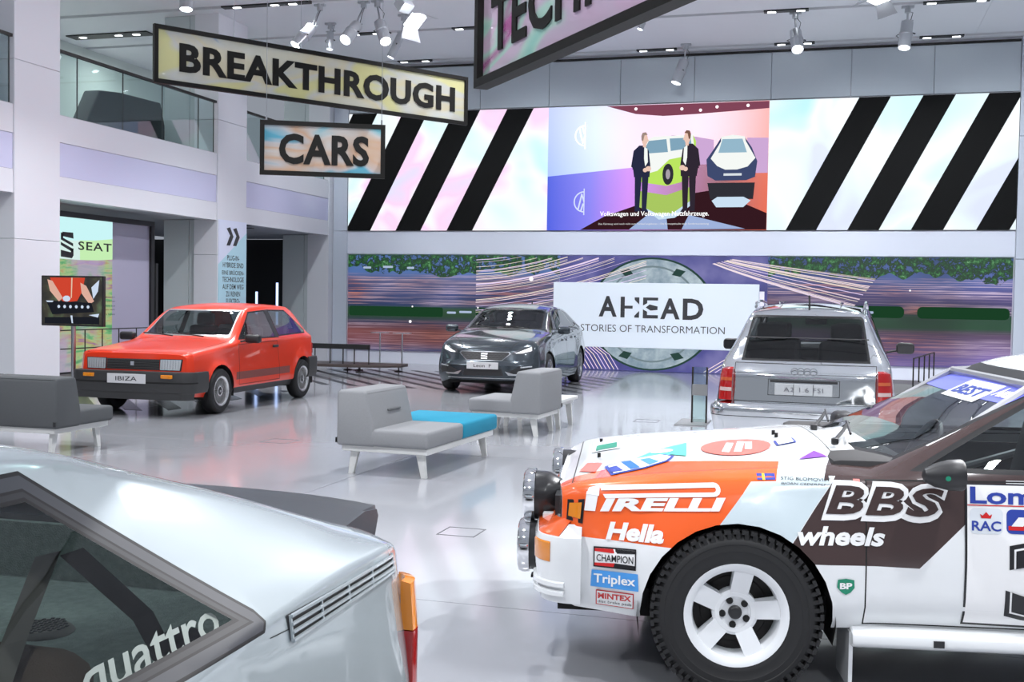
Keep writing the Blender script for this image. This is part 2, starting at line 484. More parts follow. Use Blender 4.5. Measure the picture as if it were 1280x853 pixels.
def sweep(path, prof, closed=True):
    """loft a (out, z) profile along a plan path; out is measured away from the car"""
    mb = MB(); bm = mb.bm; rows = []; n = len(path)
    for i, (x, y) in enumerate(path):
        a = path[max(i-1, 0)]; b = path[min(i+1, n-1)]; d = Vector((b[0]-a[0], b[1]-a[1])).normalized(); nv = Vector((-d.y, d.x))
        if nv.x*x+nv.y*y < 0 and abs(y) > .05 or (abs(y) <= .05 and nv.x*x < 0): nv = -nv
        rows.append([bm.verts.new((x+nv.x*o, y+nv.y*o, z)) for o, z in prof])
    m = len(prof)
    for A, B in zip(rows, rows[1:]):
        for k in range(m if closed else m-1): bm.faces.new((A[k], A[(k+1) % m], B[(k+1) % m], B[k]))
    if closed: bm.faces.new(rows[0]); bm.faces.new(rows[-1][::-1])
    for f in bm.faces: f.smooth = True
    bmesh.ops.recalc_face_normals(bm, faces=bm.faces)
    return mb
# ---------------------------------------------------------------- wheels
def wheel_parts(kind, r, wd, rimr, mrim, tread=False):
    """meshes (made once, shared by the four wheels) : list of (name, mesh)"""
    rub = mat('tyre_rubber', (.011, .011, .012), .6); blk = mat('black_plastic', (.02, .02, .022), .45); out = []
    h = wd/2
    t = MB()
    t.lathe([(rimr-.012, -h*.8), (rimr+.012, -h*.97), (r*.90, -h), (r-.012, -h*.86), (r, -h*.6), (r, h*.6), (r-.012, h*.86), (r*.90, h), (r*.86, h*1.02), (r*.85, h*1.0), (r*.78, h*1.02), (r*.77, h*1.0), (rimr+.03, h*1.0), (rimr+.012, h*.97), (rimr-.012, h*.8)], 56, 1)
    if tread:
        for k in range(60):
            a = 2*pi*k/60
            for off, wv in ((h*.78, .05), (h*.25, .055), (-h*.25, .055), (-h*.78, .05)):
                t.at((cos(a+off)*(r+.001), off, sin(a+off)*(r+.001)), ry=-(a+off)); t.box((0, 0, 0), (.014, wv, .024))
        for k in range(60):
            a = 2*pi*k/60; t.at((cos(a)*(r-.018), h*.93, sin(a)*(r-.018)), ry=-a); t.box((0, 0, 0), (.026, .008, .016))
    t.M = Matrix.Identity(4)
    out.append(('tyre', t, rub))
    m = MB(); R = rimr
    lip = [(R-.035, -h*.8), (R-.03, h*.55), (R-.022, h*.86), (R-.008, h*.98), (R+.006, h*.99), (R+.008, h*.9), (R-.004, h*.8)]
    if kind == 'star':
        m.lathe([(R-.030, -h*.8), (R-.030, h*.45), (R-.024, h*.82), (R-.010, h*.95), (R+.008, h*.98), (R+.008, h*.88)], 56, 1)
        m.lathe([(0, h*.42), (.058, h*.42), (.062, h*.50), (.078, h*.52), (.09, h*.46), (.09, -.02)], 40, 1)
        for k in range(5):
            a = 2*pi*k/5+radians(100); m.at((0, 0, 0), ry=-a)
            m.prism([(.04, -.045), (R-.035, -.036), (R-.035, .036), (.04, .045)], 2, 0, 1) if 0 else None
            vs = [[(x, yy, z) for x, yy, z in row] for row in (
                [(.05, h*.1, -.034), (.05, h*.44, -.034), (.05, h*.44, .034), (.05, h*.1, .034)],
                [(R-.022, h*.1, -.038), (R-.022, h*.78, -.038), (R-.022, h*.78, .038), (R-.022, h*.1, .038)])]
            A = [m._v(p) for p in vs[0]]; B = [m._v(p) for p in vs[1]]
            for i in range(4): m._f([A[i], A[(i+1) % 4], B[(i+1) % 4], B[i]])
        m.M = Matrix.Identity(4); out.append(('rim', m, mrim))
        dk = MB(); dk.lathe([(0, -h*.1), (.13, -h*.1), (.135, -h*.15), (R-.030, -h*.15)], 40, 1); out.append(('brake_disc', dk, mat('brake_iron', (.03, .028, .027), .6, .5)))
        hc = MB(); hc.lathe([(0, h*.60), (.020, h*.60), (.026, h*.56), (.027, h*.42)], 24, 1); out.append(('hub_cap', hc, blk))
        for k in range(5):
            a = 2*pi*k/5+radians(100+36); nb = MB(); nb.at((.050*cos(a), 0, .050*sin(a))); nb.lathe([(0, h*.53), (.010, h*.53), (.011, h*.50), (.0135, h*.50), (.0135, h*.40)], 12, 1); nb.M = Matrix.Identity(4); out.append(('lug_nut', nb, mat('dark_steel', (.12, .12, .13), .35, 1)))
    elif kind == 'fins':
        m.lathe(lip, 48, 1); out.append(('rim', m, mrim))
        dk = MB(); dk.lathe([(0, h*.35), (R-.03, h*.5)], 40, 1); out.append(('rim_dish', dk, mat('rim_black', (.03, .03, .03), .5)))
        fn = MB()
        for k in range(30):
            a = 2*pi*k/30; fn.at((0, h*.6, 0), ry=-a); fn.box(((R+.07)/2-.016, 0, 0), (R-.095, .02, .005))
        fn.M = Matrix.Identity(4); fn.lathe([(.062, h*.5), (.066, h*.74), (.054, h*.78), (.05, h*.7)], 32, 1); out.append(('rim_fin', fn, mrim))
        hc = MB(); hc.lathe([(0, h*.76), (.04, h*.74), (.052, h*.6)], 24, 1); out.append(('hub_cap', hc, blk))
        hb = MB(); hb.lathe([(0, h*.80), (.016, h*.80), (.017, h*.7)], 16, 1); out.append(('hub_badge', hb, mrim))
    else:
        m.lathe(lip, 48, 1)
        for k in range(5):
            for dd in (-.17, .17):
                a = 2*pi*k/5+dd+radians(90); m.at((0, h*.62, 0), ry=-a); m.prism([(.05, -.012), (R-.02, -.020), (R-.02, .020), (.05, .012)], 1, -.02, .02)
        m.M = Matrix.Identity(4); m.lathe([(0, h*.78), (.055, h*.74), (.07, h*.5)], 32, 1); out.append(('rim', m, mrim))
        dk = MB(); dk.lathe([(0, 0), (.14, 0), (.14, -.01), (R-.03, -h*.3)], 40, 1); out.append(('brake_disc', dk, mat('rim_black', (.03, .03, .03), .5)))
    return [(n, b.build('w_'+n, mm), None) for n, b, mm in out]
def make_wheels(root, spots, parts):
    """spots: (x, y, z); the first uses the prototype meshes, the others share them"""
    first = True
    for x, y, z in spots:
        rz = 0 if y > 0 else pi; ty = None
        w0 = link('wheel', [o for n, o, _ in parts if n == 'rim'][0].data, root, (x, y, z), rz)
        for n, o, _ in parts:
            if n == 'rim': continue
            link(n, o.data, w0)
    for n, o, _ in parts: D.objects.remove(o)
def well(root, x, z, R, y0, y1, name='wheel_well'):
    """dark half-round liner behind an arch"""
    mb = MB(); n = 18; A = []; B = []
    for k in range(n+1):
        a = -.25+(pi+.5)*k/n; A.append(mb._v((x+R*cos(a), y0, z+R*sin(a)))); B.append(mb._v((x+R*cos(a), y1, z+R*sin(a))))
    for k in range(n): mb._f([A[k], A[k+1], B[k+1], B[k]])
    mb._f(B)
    return mb.build(name, mat('well_black', (.012, .012, .012), .8), root)
def seat(root, x, y, z, m, w_=.5, hr=True, lean=.22, name='seat'):
    mb = MB(); mb.box((x+.05, y, z), (.5, w_, .16), .05, 3)
    mb.at((x-.20, y, z+.05), ry=-lean); mb.box((0, 0, .30), (.13, w_, .62), .05, 3, .92)
    if hr: mb.box((-.0, 0, .70), (.09, w_*.55, .18), .04, 3)
    mb.M = Matrix.Identity(4)
    return mb.build(name, m, root)
def steering(root, c, tilt, r=.185, m=None):
    mb = MB(); mb.at(c, ry=tilt)
    mb.tube([(0, r*cos(2*pi*k/24), r*sin(2*pi*k/24)) for k in range(25)], .012, 6, False)
    mb.box((0, 0, -.02), (.02, .30, .05), .008); mb.box((0, 0, -.08), (.02, .05, .16), .008); mb.lathe([(0, .02), (.05, .01), (.05, -.02)], 16, 1) if 0 else None
    mb.M = Matrix.Identity(4)
    return mb.build('steering_wheel', m or mat('black_plastic', (.02, .02, .022), .45), root)
def tub(root, x0, x1, W, z0, z1, m):
    """dark cabin trim: floor, flanks, bulkhead"""
    mb = MB(); mb.boxm((x0, -W, z0-.03), (x1, W, z0)); mb.boxm((x0, W-.02, z0), (x1, W, z1)); mb.boxm((x0, -W, z0), (x1, -W+.02, z1)); mb.boxm((x1-.02, -W, z0), (x1, W, z1)); mb.boxm((x0, -W, z0), (x0+.02, W, z1))
    return mb.build('cabin_trim', m, root)
def chassis(root, x0, x1, W, z0, z1):
    mb = MB(); mb.boxm((x0, -W, z0), (x1, W, z1))
    return mb.build('underbody', mat('well_black', (.012, .012, .012), .8), root)
def mirror(root, c, d, m, mg, sg, arm=True, name='door_mirror'):
    mb = MB(); mb.at(c); mb.box((0, 0, 0), d, min(d)*.35, 3)
    mb.M = Matrix.Identity(4)
    if arm: mb.tube([(c[0]+.01, c[1]-sg*d[1]*.4, c[2]-d[2]*.2), (c[0]+.04, c[1]-sg*(d[1]*.5+.10), c[2]-d[2]*.4)], .014, 6)
    o = mb.build(name, m, root)
    g = MB(); g.box((c[0]-d[0]/2-.001, c[1], c[2]), (.004, d[1]*.84, d[2]*.78)); g.build('mirror_glass', mg, o)
    return o
# ---------------------------------------------------------------- the hall
FX = -11.5; BY = 24.25; CZ = 6.93
wallm = mat('wall_paint', (.75, .75, .82), .45)
facm = mat('facade_panel', (.76, .77, .82), .32)
bandm = mat('facade_band', (.62, .63, .84), .25)
greym = mat('grey_panel', (.56, .61, .63), .5)
felt = mat('grey_wall_cloth', (.55, .61, .66), .75, bump=.05, bscale=200)
ceilm = mat('ceiling_white', (.84, .86, .90), .5)
blackm = mat('black_plastic', (.02, .02, .022), .45)
darkm = mat('black_void', (.006, .006, .008), .6)  # near-black colour stands in for the darkness of the passage
rail_m = mat('dark_rail', (.035, .032, .03), .4, .5)
steel = mat('steel', (.55, .56, .58), .3, 1)
chrome = mat('chrome', (.88, .89, .9), .06, 1)
whitem = mat('white_lacquer', (.82, .82, .82), .35)
# floor: pale cast resin laid in bays, joints between them
g = NT('resin_floor'); v = g.obj()
nz = g.noise(v, .35, 3); nf = g.noise(v, 30, 2)
g.l(g.mix(nz, (.34, .35, .375), (.40, .405, .435)), g.b.inputs['Base Color'])
g.l(g.math('ADD', g.math('MULTIPLY', nz, .10), .09), g.b.inputs['Roughness']); g.b.inputs['Specular IOR Level'].default_value = .75
g.b.inputs['Coat Weight'].default_value = .25; g.b.inputs['Coat Roughness'].default_value = .06
floor_m = g.m
m = MB(); m.boxm((-18, -10, -.06), (12, 30, -.012)); fl = struct(m.build('floor', mat('joint_dark', (.10, .10, .10), .7)))
ysplit = [-10, .3, 5.27, 10.3, 15.3, 20.3, 30]; xsplit = [-18, -8.9, -3.93, 1.07, 6.05, 12]
for a, b in zip(ysplit, ysplit[1:]):
    for c, d in zip(xsplit, xsplit[1:]):
        m = MB(); m.boxm((c+.003, a+.003, -.03), (d-.003, b-.003, 0)); m.build('floor_slab', floor_m, fl)
for n, (hx, hy, s) in enumerate(((-2.33, 6.9, .25), (-2.3, 14.2, .3), (-5.6, 10.55, .3))):
    m = MB(); fr = [(-s/2, -s/2), (s/2, -s/2), (s/2, s/2), (-s/2, s/2)]
    for k in range(4):
        (x0, y0), (x1, y1) = fr[k], fr[(k+1) % 4]
        m.boxm((hx+min(x0, x1)-.004, hy+min(y0, y1)-.004, 0), (hx+max(x0, x1)+.004, hy+max(y0, y1)+.004, .002))
    m.build('floor_hatch_frame', mat('hatch_line', (.10, .10, .11), .5), fl)
# walls of the back
m = MB(); m.boxm((FX, BY+.02, 0), (10, BY+.4, CZ+.2)); wbk = struct(m.build('wall_back', wallm))
m = MB(); m.boxm((FX, BY-.01, 2.55), (3.41, BY+.03, 3.075)); m.build('wall_band', mat('white_band', (.80, .83, .93), .4), wbk)
m = MB(); m.boxm((FX+.4, BY-.01, 0), (3.41, BY+.03, .285)); m.build('plinth', mat('white_band2', (.82, .84, .93), .4), wbk)
for k in range(9):
    x0 = -11.11+k*1.613; m = MB(); m.box((x0+.8065, BY, 6.34), (1.603, .05, .98), .004, 1); m.build('cloth_panel', felt, wbk)
for x0, x1 in ((-11.5, -11.13),):
    for z0, z1 in ((0, 3.08), (3.085, CZ)):
        m = MB(); m.box(((x0+x1)/2, BY-.01, (z0+z1)/2), (x1-x0-.008, .06, z1-z0-.005), .003, 1); m.build('wall_panel', mat('blue_grey_panel', (.62, .67, .76), .45), wbk)
for z0, z1 in ((0, 2.5), (2.505, 4.95), (4.955, CZ)):
    m = MB(); m.box((4.4, BY-.03, (z0+z1)/2), (1.96, .08, z1-z0-.005), .004, 1); m.build('wall_panel', mat('blue_grey_panel', (.62, .67, .76), .45), wbk)
m = MB(); m.boxm((-11.1, BY-.06, 6.84), (3.4, BY+.0, 6.875)); m.build('cornice_line', rail_m, wbk)
# facade of the gallery
COLS = [(5.2, 6.3), (13.55, 14.54), (19.08, 20.17)]
fac = MB(); fac.boxm((FX-.55, BY-.25, 0), (FX-.01, BY+.3, CZ)); wl = struct(fac.build('wall_left', facm))
for a, b in COLS:
    for z0, z1, mm in ((0, 2.3, facm), (2.305, 4.9, facm), (4.905, CZ, facm)):
        m = MB(); m.box((FX-.26, (a+b)/2, (z0+z1)/2), (.52, b-a, z1-z0), .006, 1); m.build('column_cladding', mm, wl)
for a, b in ((-6, 5.2), (6.3, 13.55), (14.54, 19.08), (20.17, 24.0)):
    for z0, z1, mm, off in ((2.97, 3.31, facm, 0), (3.315, 3.83, bandm, -.012), (3.835, 4.25, facm, 0)):
        m = MB(); m.boxm((FX-.2+off, a+.004, z0), (FX-.02+off, b-.004, z1)); m.build('parapet_panel', mm, wl)
    m = MB(); m.boxm((FX-.08, a, 5.215), (FX-.03, b, 5.26)); m.build('handrail', rail_m, wl)
    m = MB(); m.boxm((FX-.07, a, 4.235), (FX-.04, b, 4.262)); m.build('glass_shoe', steel, wl)
gl = glassmat('clear_pane', (.86, .93, .93), .05)
edges = [-6+1.14*k for k in range(10)]
for span, joints in (((6.3, 13.55), [6.3, 7.6, 9.0, 10.4, 11.8, 13.2, 13.5]), ((14.54, 19.08), [14.56, 15.006, 16.176, 17.307, 18.469, 19.0]), ((20.17, 24), [20.2, 21.4, 22.6, 23.8])):
    for a, b in zip(joints, joints[1:]):
        m = MB(); m.boxm((FX-.061, a+.006, 4.25), (FX-.049, b-.006, 5.22)); m.build('glass_pane', gl, wl)
        m = MB(); m.boxm((FX-.063, b-.007, 4.25), (FX-.047, b+.007, 5.22)); m.build('pane_joint', mat('joint_seal', (.05, .06, .06), .5), wl)
# bays behind the facade
m = MB(); m.boxm((-16.6, -6, 2.99), (FX-.2, 26, 3.9)); struct(m.build('gallery_slab', mat('soffit_grey', (.50, .52, .56), .5)))
o = D.objects['gallery_slab']; o.name = 'floor_gallery'
wg = mat('gallery_white', (.74, .80, .77), .5)
m = MB(); m.boxm((-16.3, -6, 3.9), (-16.1, 26, CZ)); struct(m.build('wall_gallery', wg))
m = MB(); m.boxm((-16.3, -6, 0), (-16.1, 19.1, 2.99)); struct(m.build('wall_left_rear', mat('bay_wall', (.42, .44, .47), .5)))
for Y in (13.56, 19.12, 24.02):
    wp = None
    for x0, x1 in ((-12.72, -12.165), (-12.155, FX-.02)):
        for z0, z1 in ((0, 2.985), (3.9, CZ)):
            m = MB(); m.box(((x0+x1)/2, Y+.14, (z0+z1)/2), (x1-x0, .26, z1-z0-.01), .004, 1); m.build('partition_panel', greym, wl)
for Y0 in (20.17,):
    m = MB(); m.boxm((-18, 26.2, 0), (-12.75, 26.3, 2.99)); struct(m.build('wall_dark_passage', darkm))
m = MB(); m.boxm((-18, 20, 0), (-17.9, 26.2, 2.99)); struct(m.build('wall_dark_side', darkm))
for k, (x, y) in enumerate(((-12.2, 20.9), (-12.6, 21.6), (-13.2, 22.3), (-13.8, 23.2))):
    m = MB(); m.box((x, y, 2.985), (.9, .10, .02)); m.build('soffit_slot', rail_m, wl)
# ceiling of the hall: wide boards with slots between them, and lamps in the slots
m = MB(); m.boxm((-16.3, -10, 7.14), (10, 24.7, 7.2)); ce = struct(m.build('ceiling', mat('slot_grey', (.45, .46, .50), .6)))
slotY = [-3.6, 1.7, 7.0, 12.3, 15.9, 18.72, 21.2, 23.88]
ys = [-10]+slotY+[24.27]
for a, b in zip(ys, ys[1:]):
    a2 = a+.085 if a != -10 else a; b2 = b-.085 if b < 24.2 else b
    for c, d in ((-16.2, -11.5), (-11.496, -4.5), (-4.496, 2.5), (2.504, 9.9)):
        m = MB(); m.boxm((c, a2, 6.93), (d, b2, 7.0)); m.build('ceiling_board', ceilm, ce)
for y in slotY:
    m = MB(); m.boxm((-11.3, y-.03, 7.03), (9, y+.0, 7.05)); m.build('slot_track', rail_m, ce)
lampm = emis('lamp_panel', (.93, .97, 1), 6)
GL = 'slot lamps in the ceiling'
def slot_lamp(x0, x1, y, lab, lamps=2, w_=.15):
    t = thing('slot_lamp', lab, 'ceiling light', ((x0+x1)/2, y, 6.93), 0, GL)
    L = x1-x0; m = MB(); m.boxm((-L/2, -w_/2, -.025), (L/2, w_/2, -.003 if w_ > .2 else .03)); m.build('housing', blackm, t)
    for k in range(lamps):
        px = (-L/2+.14, L/2-.14)[k] if lamps == 2 else (-L/2+.3, L*.1, L/2-.35)[k]
        m = MB(); m.box((px, 0, -.029), (.15, .07, .008), .002, 1); m.build('lamp_panel', lampm, t)
slot_lamp(-1.42, -.62, 21.2, 'dark ceiling slot lamp above the spotlight over the striped screen middle')
slot_lamp(1.35, 2.45, 21.2, 'dark ceiling slot lamp cut by the top right frame edge')
slot_lamp(-1.37, -.56, 23.88, 'dark slot lamp by the back wall, above the centre picture right end')
slot_lamp(1.47, 2.3, 23.88, 'dark slot lamp by the back wall, rightmost')
slot_lamp(-4.25, -3.4, 23.88, 'dark slot lamp by the back wall, above the centre picture')
slot_lamp(-7.5, -6.6, 21.2, 'dark slot lamp behind the left edge of the pink hanging sign')
slot_lamp(-9.75, -9.0, 21.2, 'dark slot lamp behind the cluster of spotlights')
slot_lamp(-9.75, -8.95, 23.88, 'dark slot lamp above the long hanging sign, by the back wall')
slot_lamp(-11.2, -9.4, 18.72, 'long dark slot lamp cut by the top frame edge, above the long sign', 3)
slot_lamp(-15.7, -13.75, 20.19, 'wide dark recessed lamp in the gallery ceiling with three bright squares', 3, .34)
slot_lamp(-16.0, -15.0, 23.9, 'small dark recessed lamp at the far end of the gallery ceiling', 2, .3)
slot_lamp(-15.5, -13.3, 16.6, 'dark recessed lamp in the gallery ceiling cut by the column', 2, .3)
# lights of the visible zone
for x in (-14.6,):
    for y in (14, 17.5, 21.5): area('gallery_lamp', (x, y, 6.8), 1.6, .4, 45, (.95, 1, .97))
area('bay_lamp', (-14.0, 17.2, 2.93), 1.2, .6, 22, (.85, .95, 1))
area('bay_lamp', (-13.0, 12.0, 2.93), 1.2, .6, 20, (.9, 1, .95))
# ---------------------------------------------------------------- wall screen (three picture fields)
def emit_stripe_mat(name, pink):
    g = NT(name); v = g.obj(); n1 = g.noise(v, .45, 2, .5, .8); n2 = g.noise(g.obj((1, 1, 1), (5, 2, 9)), .5, 2)
    c = g.ramp(n1, [(.25, (.45, .88, .95)), (.40, (.68, .93, .98)), (.50, (.93, .97, 1)), (.58, pink), (.70, (.72, .78, 1))])
    g.emit(c, 1.02); return g.m
scL = emit_stripe_mat('screen_white_left', (.98, .68, .92)); scR = emit_stripe_mat('screen_white_right', (.85, .98, .98))
scK = mat('screen_black', (.008, .008, .008), .7, spec=.12)
SY = BY-.05
screen = thing('video_wall', 'wide video wall with black diagonal stripes and a presentation picture in the middle', 'screen', (-3.85, SY, 3.09))
ox = -3.85; oz = 3.09; SH = 2.73
m = MB(); m.boxm((-11.11-ox, -.005, 0), (3.41-ox, .05, SH)); m.build('screen_case', scK, screen)
def onS(d=.006): return lambda u, v: (u-ox, -d, v)
xa, xb = -5.98+.0, -1.43
def Xs(px, y=289):  # back wall abscissa of a picture column, measured once
    return px
def spoly(x0, x1): return shp([(x0, 0), (x1, 0), (x1, SH), (x0, SH)])
def fieldpoly(kind):
    blk = []
    starts = (-12.42, -11.16, -9.90, -8.64) if kind == 'L' else (-1.06, .185, 1.43, 2.67)
    x0, x1 = (-11.11, -6.26) if kind == 'L' else (-1.455, 3.41)
    for s0 in starts:
        P = [(s0, 0), (s0+.62, 0), (s0+.62+1.41, SH), (s0+1.41, SH)]
        out = P
        for side, lim in ((0, x0), (1, x1)):   # clip against the field edges
            q = []
            for i in range(len(out)):
                a, b = out[i], out[(i+1) % len(out)]
                ia = a[0] >= lim if side == 0 else a[0] <= lim; ib = b[0] >= lim if side == 0 else b[0] <= lim
                if ia: q.append(a)
                if ia != ib: t = (lim-a[0])/(b[0]-a[0]); q.append((lim, a[1]+(b[1]-a[1])*t))
            out = q
        if len(out) > 2: blk.append(out)
    return blk
f1 = flat('stripe_field', spoly(-11.11, -6.262), onS(.006), scL, screen); f2 = flat('stripe_field', spoly(-1.455, 3.41), onS(.006), scR, screen)
for k, f in (('L', f1), ('R', f2)):
    for p in fieldpoly(k): flat('black_stripe', shp(p), onS(.010), scK, f)
# picture in the middle: violet to red studio, two men, two vans
g = NT('studio_picture'); v = g.obj(); X = g.sep(v)
ux = g.math('MULTIPLY', g.math('ADD', X[0], 2.41), 1/4.8)
c1 = g.ramp(ux, [(0, (.28, .45, .95)), (.22, (.60, .78, 1)), (.45, (.97, .72, .95)), (.68, (.98, .70, .86)), (.86, (.98, .45, .50)), (1, (.95, .22, .15))])
c2 = g.ramp(ux, [(0, (.06, .10, .72)), (.2, (.22, .20, .85)), (.38, (.62, .25, .88)), (.55, (.50, .22, .50)), (.8, (.30, .10, .12)), (1, (.75, .12, .05))])
hz = g.math('GREATER_THAN', g.math('SUBTRACT', X[2], g.math('MULTIPLY', ux, .42)), 1.20)
sky = g.mix(g.math('MULTIPLY', X[2], .12), c1, (1, .9, 1))
g.emit(g.mix(hz, c2, sky), 1.05); stud = g.m
f3 = flat('picture_field', spoly(-6.262, -1.455), onS(.008), stud, screen)
E_ = lambda n, c, s=1.: emis('led_'+n, c, s)
def onP(d): return lambda u, v: (u-ox, -d, v-oz)
L = .010
flat('studio_ceiling', shp([(-4.95, 5.81), (-4.3, 5.62), (-3.7, 5.56), (-3.0, 5.58), (-1.46, 5.66), (-1.46, 5.81)]), onP(L), E_('ceiling', (.22, .06, .10)), f3)
flat('studio_lamps', shp(*[ngon(x, z, .035, n=8) for x, z in ((-3.3, 5.70), (-2.55, 5.72), (-1.9, 5.73), (-2.9, 5.66), (-4.3, 5.73))]), onP(L+.004), E_('lampdot', (1, .9, .95), 1.4), f3)
flat('far_hills', shp([(-3.9, 5.0), (-3.5, 5.14), (-3.0, 5.10), (-2.6, 5.02), (-2.6, 4.5), (-3.9, 4.5)], [(-1.9, 5.05), (-1.46, 5.04), (-1.46, 4.3), (-1.9, 4.3)]), onP(L), E_('hills', (.62, .40, .68)), f3)
flat('studio_floor', shp([(-4.95, 3.40), (-3.9, 3.75), (-2.6, 3.95), (-1.46, 3.45), (-1.46, 3.10), (-5.5, 3.10)]), onP(L), E_('floor', (.035, .01, .015)), f3)
flat('floor_sheen', shp([(-4.4, 3.11), (-3.9, 3.50), (-3.6, 3.5), (-3.55, 3.11)], [(-3.25, 3.11), (-3.1, 3.42), (-1.9, 3.12)]), onP(L+.002), E_('sheen', (.35, .45, .72)), f3)
# left van with its mirror image
van = [(-4.24, 4.15), (-4.25, 4.6), (-4.2, 4.78), (-4.06, 5.04), (-3.9, 5.12), (-3.05, 5.14), (-2.98, 5.0), (-3.0, 4.3), (-3.3, 4.12), (-3.6, 4.05)]
flat('van_picture', shp(van), onP(L+.003), E_('lime', (.50, .80, .12)), f3)
flat('van_white', shp([(-4.25, 4.45), (-4.2, 4.78), (-4.06, 5.04), (-3.9, 5.12), (-3.05, 5.14), (-3.0, 4.72), (-3.55, 4.62), (-3.8, 4.38), (-4.1, 4.3)]), onP(L+.004), E_('white', (.92, .95, .92)), f3)
flat('van_windows', shp([(-4.15, 4.75), (-4.0, 5.03), (-3.62, 5.06), (-3.58, 4.78)], [(-3.52, 4.8), (-3.55, 5.07), (-3.1, 5.08), (-3.06, 4.86)]), onP(L+.005), E_('glass', (.22, .38, .50)), f3)
flat('van_wheel', shp(ngon(-3.57, 4.30, .12, .23, 18)), onP(L+.006), E_('tyre', (.03, .03, .04)), f3)
flat('van_wheel_rim', shp(ngon(-3.57, 4.30, .05, .11, 12)), onP(L+.007), E_('rimgrey', (.4, .35, .4)), f3)
flat('van_reflection', shp([(-4.2, 3.95), (-4.2, 3.6), (-3.75, 3.42), (-3.45, 3.45), (-3.0, 3.78), (-3.0, 4.05), (-3.6, 3.85)]), onP(L+.003), E_('limedark', (.40, .58, .12)), f3)
flat('van_reflection_glass', shp([(-4.15, 3.62), (-3.75, 3.43), (-3.45, 3.46), (-3.02, 3.76), (-3.02, 3.66), (-3.4, 3.36), (-3.75, 3.32)]), onP(L+.004), E_('refl', (.60, .75, .90)), f3)
# right van
flat('van_picture', shp([(-2.72, 4.25), (-2.75, 4.6), (-2.6, 4.82), (-2.45, 5.06), (-2.2, 5.10), (-1.95, 5.06), (-1.8, 4.84), (-1.68, 4.55), (-1.72, 4.22), (-1.9, 4.15), (-2.55, 4.15)]), onP(L+.003), E_('navy', (.05, .07, .16)), f3)
flat('van_white', shp([(-2.66, 4.62), (-2.45, 4.98), (-2.45, 5.08), (-2.2, 5.12), (-1.95, 5.08), (-1.93, 4.98), (-1.72, 4.62), (-1.88, 4.44), (-2.1, 4.38), (-2.35, 4.38), (-2.52, 4.46)]), onP(L+.004), E_('white', (.92, .95, .92)), f3)
flat('van_windows', shp([(-2.5, 4.74), (-2.42, 5.03), (-2.0, 5.03), (-1.9, 4.74)]), onP(L+.005), E_('glass2', (.30, .48, .60)), f3)
flat('van_plate', shp([(-2.38, 4.30), (-2.0, 4.30), (-2.0, 4.25), (-2.38, 4.25)]), onP(L+.005), E_('plate', (.7, .75, .8)), f3)
flat('van_reflection', shp([(-2.72, 4.1), (-1.72, 4.1), (-1.75, 3.75), (-2.65, 3.75)]), onP(L+.003), E_('tyre', (.03, .03, .04)), f3)
flat('van_reflection_glass', shp([(-2.62, 3.72), (-2.5, 3.80), (-1.95, 3.80), (-1.80, 3.72), (-1.95, 3.58), (-2.52, 3.58)]), onP(L+.004), E_('refl', (.60, .75, .90)), f3)
def vwlogo(cx, cz, r, flip=1, half=True):
    P = ring2(cx, cz, r*.88, r, 16, pi/2, 3*pi/2)
    P += stripes([(cx-r*.55, cz+r*.66*flip), (cx-r*.22, cz-r*.70*flip), (cx-.0, cz-r*.05*flip)], r*.14)
    P += stripes([(cx-r*.28, cz+r*.80*flip), (cx-.02, cz+r*.2*flip)], r*.14)
    P += [[(cx-.012, cz-r*1.25), (cx+.012, cz-r*1.25), (cx+.012, cz+r*1.25), (cx-.012, cz+r*1.25)]]
    return shp(*P)
flat('round_emblem', vwlogo(-5.42, 5.18, .235), onP(L+.003), E_('emblem', (1, 1, 1), 1.3), f3)
flat('round_emblem', vwlogo(-5.42, 3.72, .235, -1), onP(L+.003), E_('emblem2', (.70, .78, 1)), f3)
# two men in dark suits
def man(cx, zt, k, face, tone, nm):
    """picture of a standing man, k = heads turned to +x or -x"""
    H_ = zt-3.50; s = H_/1.78
    def P(l): return [(cx+k*x*s*.74, 3.50+z*s) for x, z in l]
    legs = [P([(-.20, .05), (-.06, .05), (-.0, .85), (.02, .95), (-.22, .95)]), P([(.02, .03), (.16, .03), (.22, .95), (.0, .95)]), P([(-.2, 0), (-.02, 0), (-.04, .07), (-.2, .08)]), P([(.02, 0), (.24, -.02), (.17, .06), (.02, .07)])]
    jac = [P([(-.24, .78), (.24, .78), (.26, 1.05), (.20, 1.38), (.08, 1.50), (-.10, 1.50), (-.27, 1.38), (-.30, 1.1)]), P([(-.27, 1.38), (-.34, 1.02), (-.22, .96), (-.16, 1.2)]), P([(-.28, 1.05), (-.30, .96), (.20, .92), (.22, 1.0)])]
    flat(nm+'_suit', shp(*legs, *jac), onP(L+.009), E_('suit'+nm, tone), f3)
    flat(nm+'_shirt', shp(P([(.06, 1.48), (.16, 1.42), (.18, 1.12), (.10, 1.02), (.06, 1.2)])), onP(L+.010), E_('white', (.92, .95, .92)), f3)
    flat(nm+'_hands', shp(P(ngon(.20, .97, .09, .06, 10)), P(ngon(.10, .94, .07, .05, 10))), onP(L+.011), E_('skin', (.85, .58, .48)), f3)
    flat(nm+'_head', shp(P(ngon(.07, 1.64, .095, .135, 16)), P([(.16, 1.66), (.20, 1.60), (.16, 1.58)]), P([(.02, 1.46), (.12, 1.46), (.12, 1.56), (.02, 1.56)])), onP(L+.011), E_('skin', (.85, .58, .48)), f3)
    flat(nm+'_hair', shp(P([(-.03, 1.62), (-.04, 1.72), (.0, 1.79), (.10, 1.80), (.16, 1.74), (.06, 1.73), (.02, 1.60)])), onP(L+.012), E_('hair'+nm, face), f3)
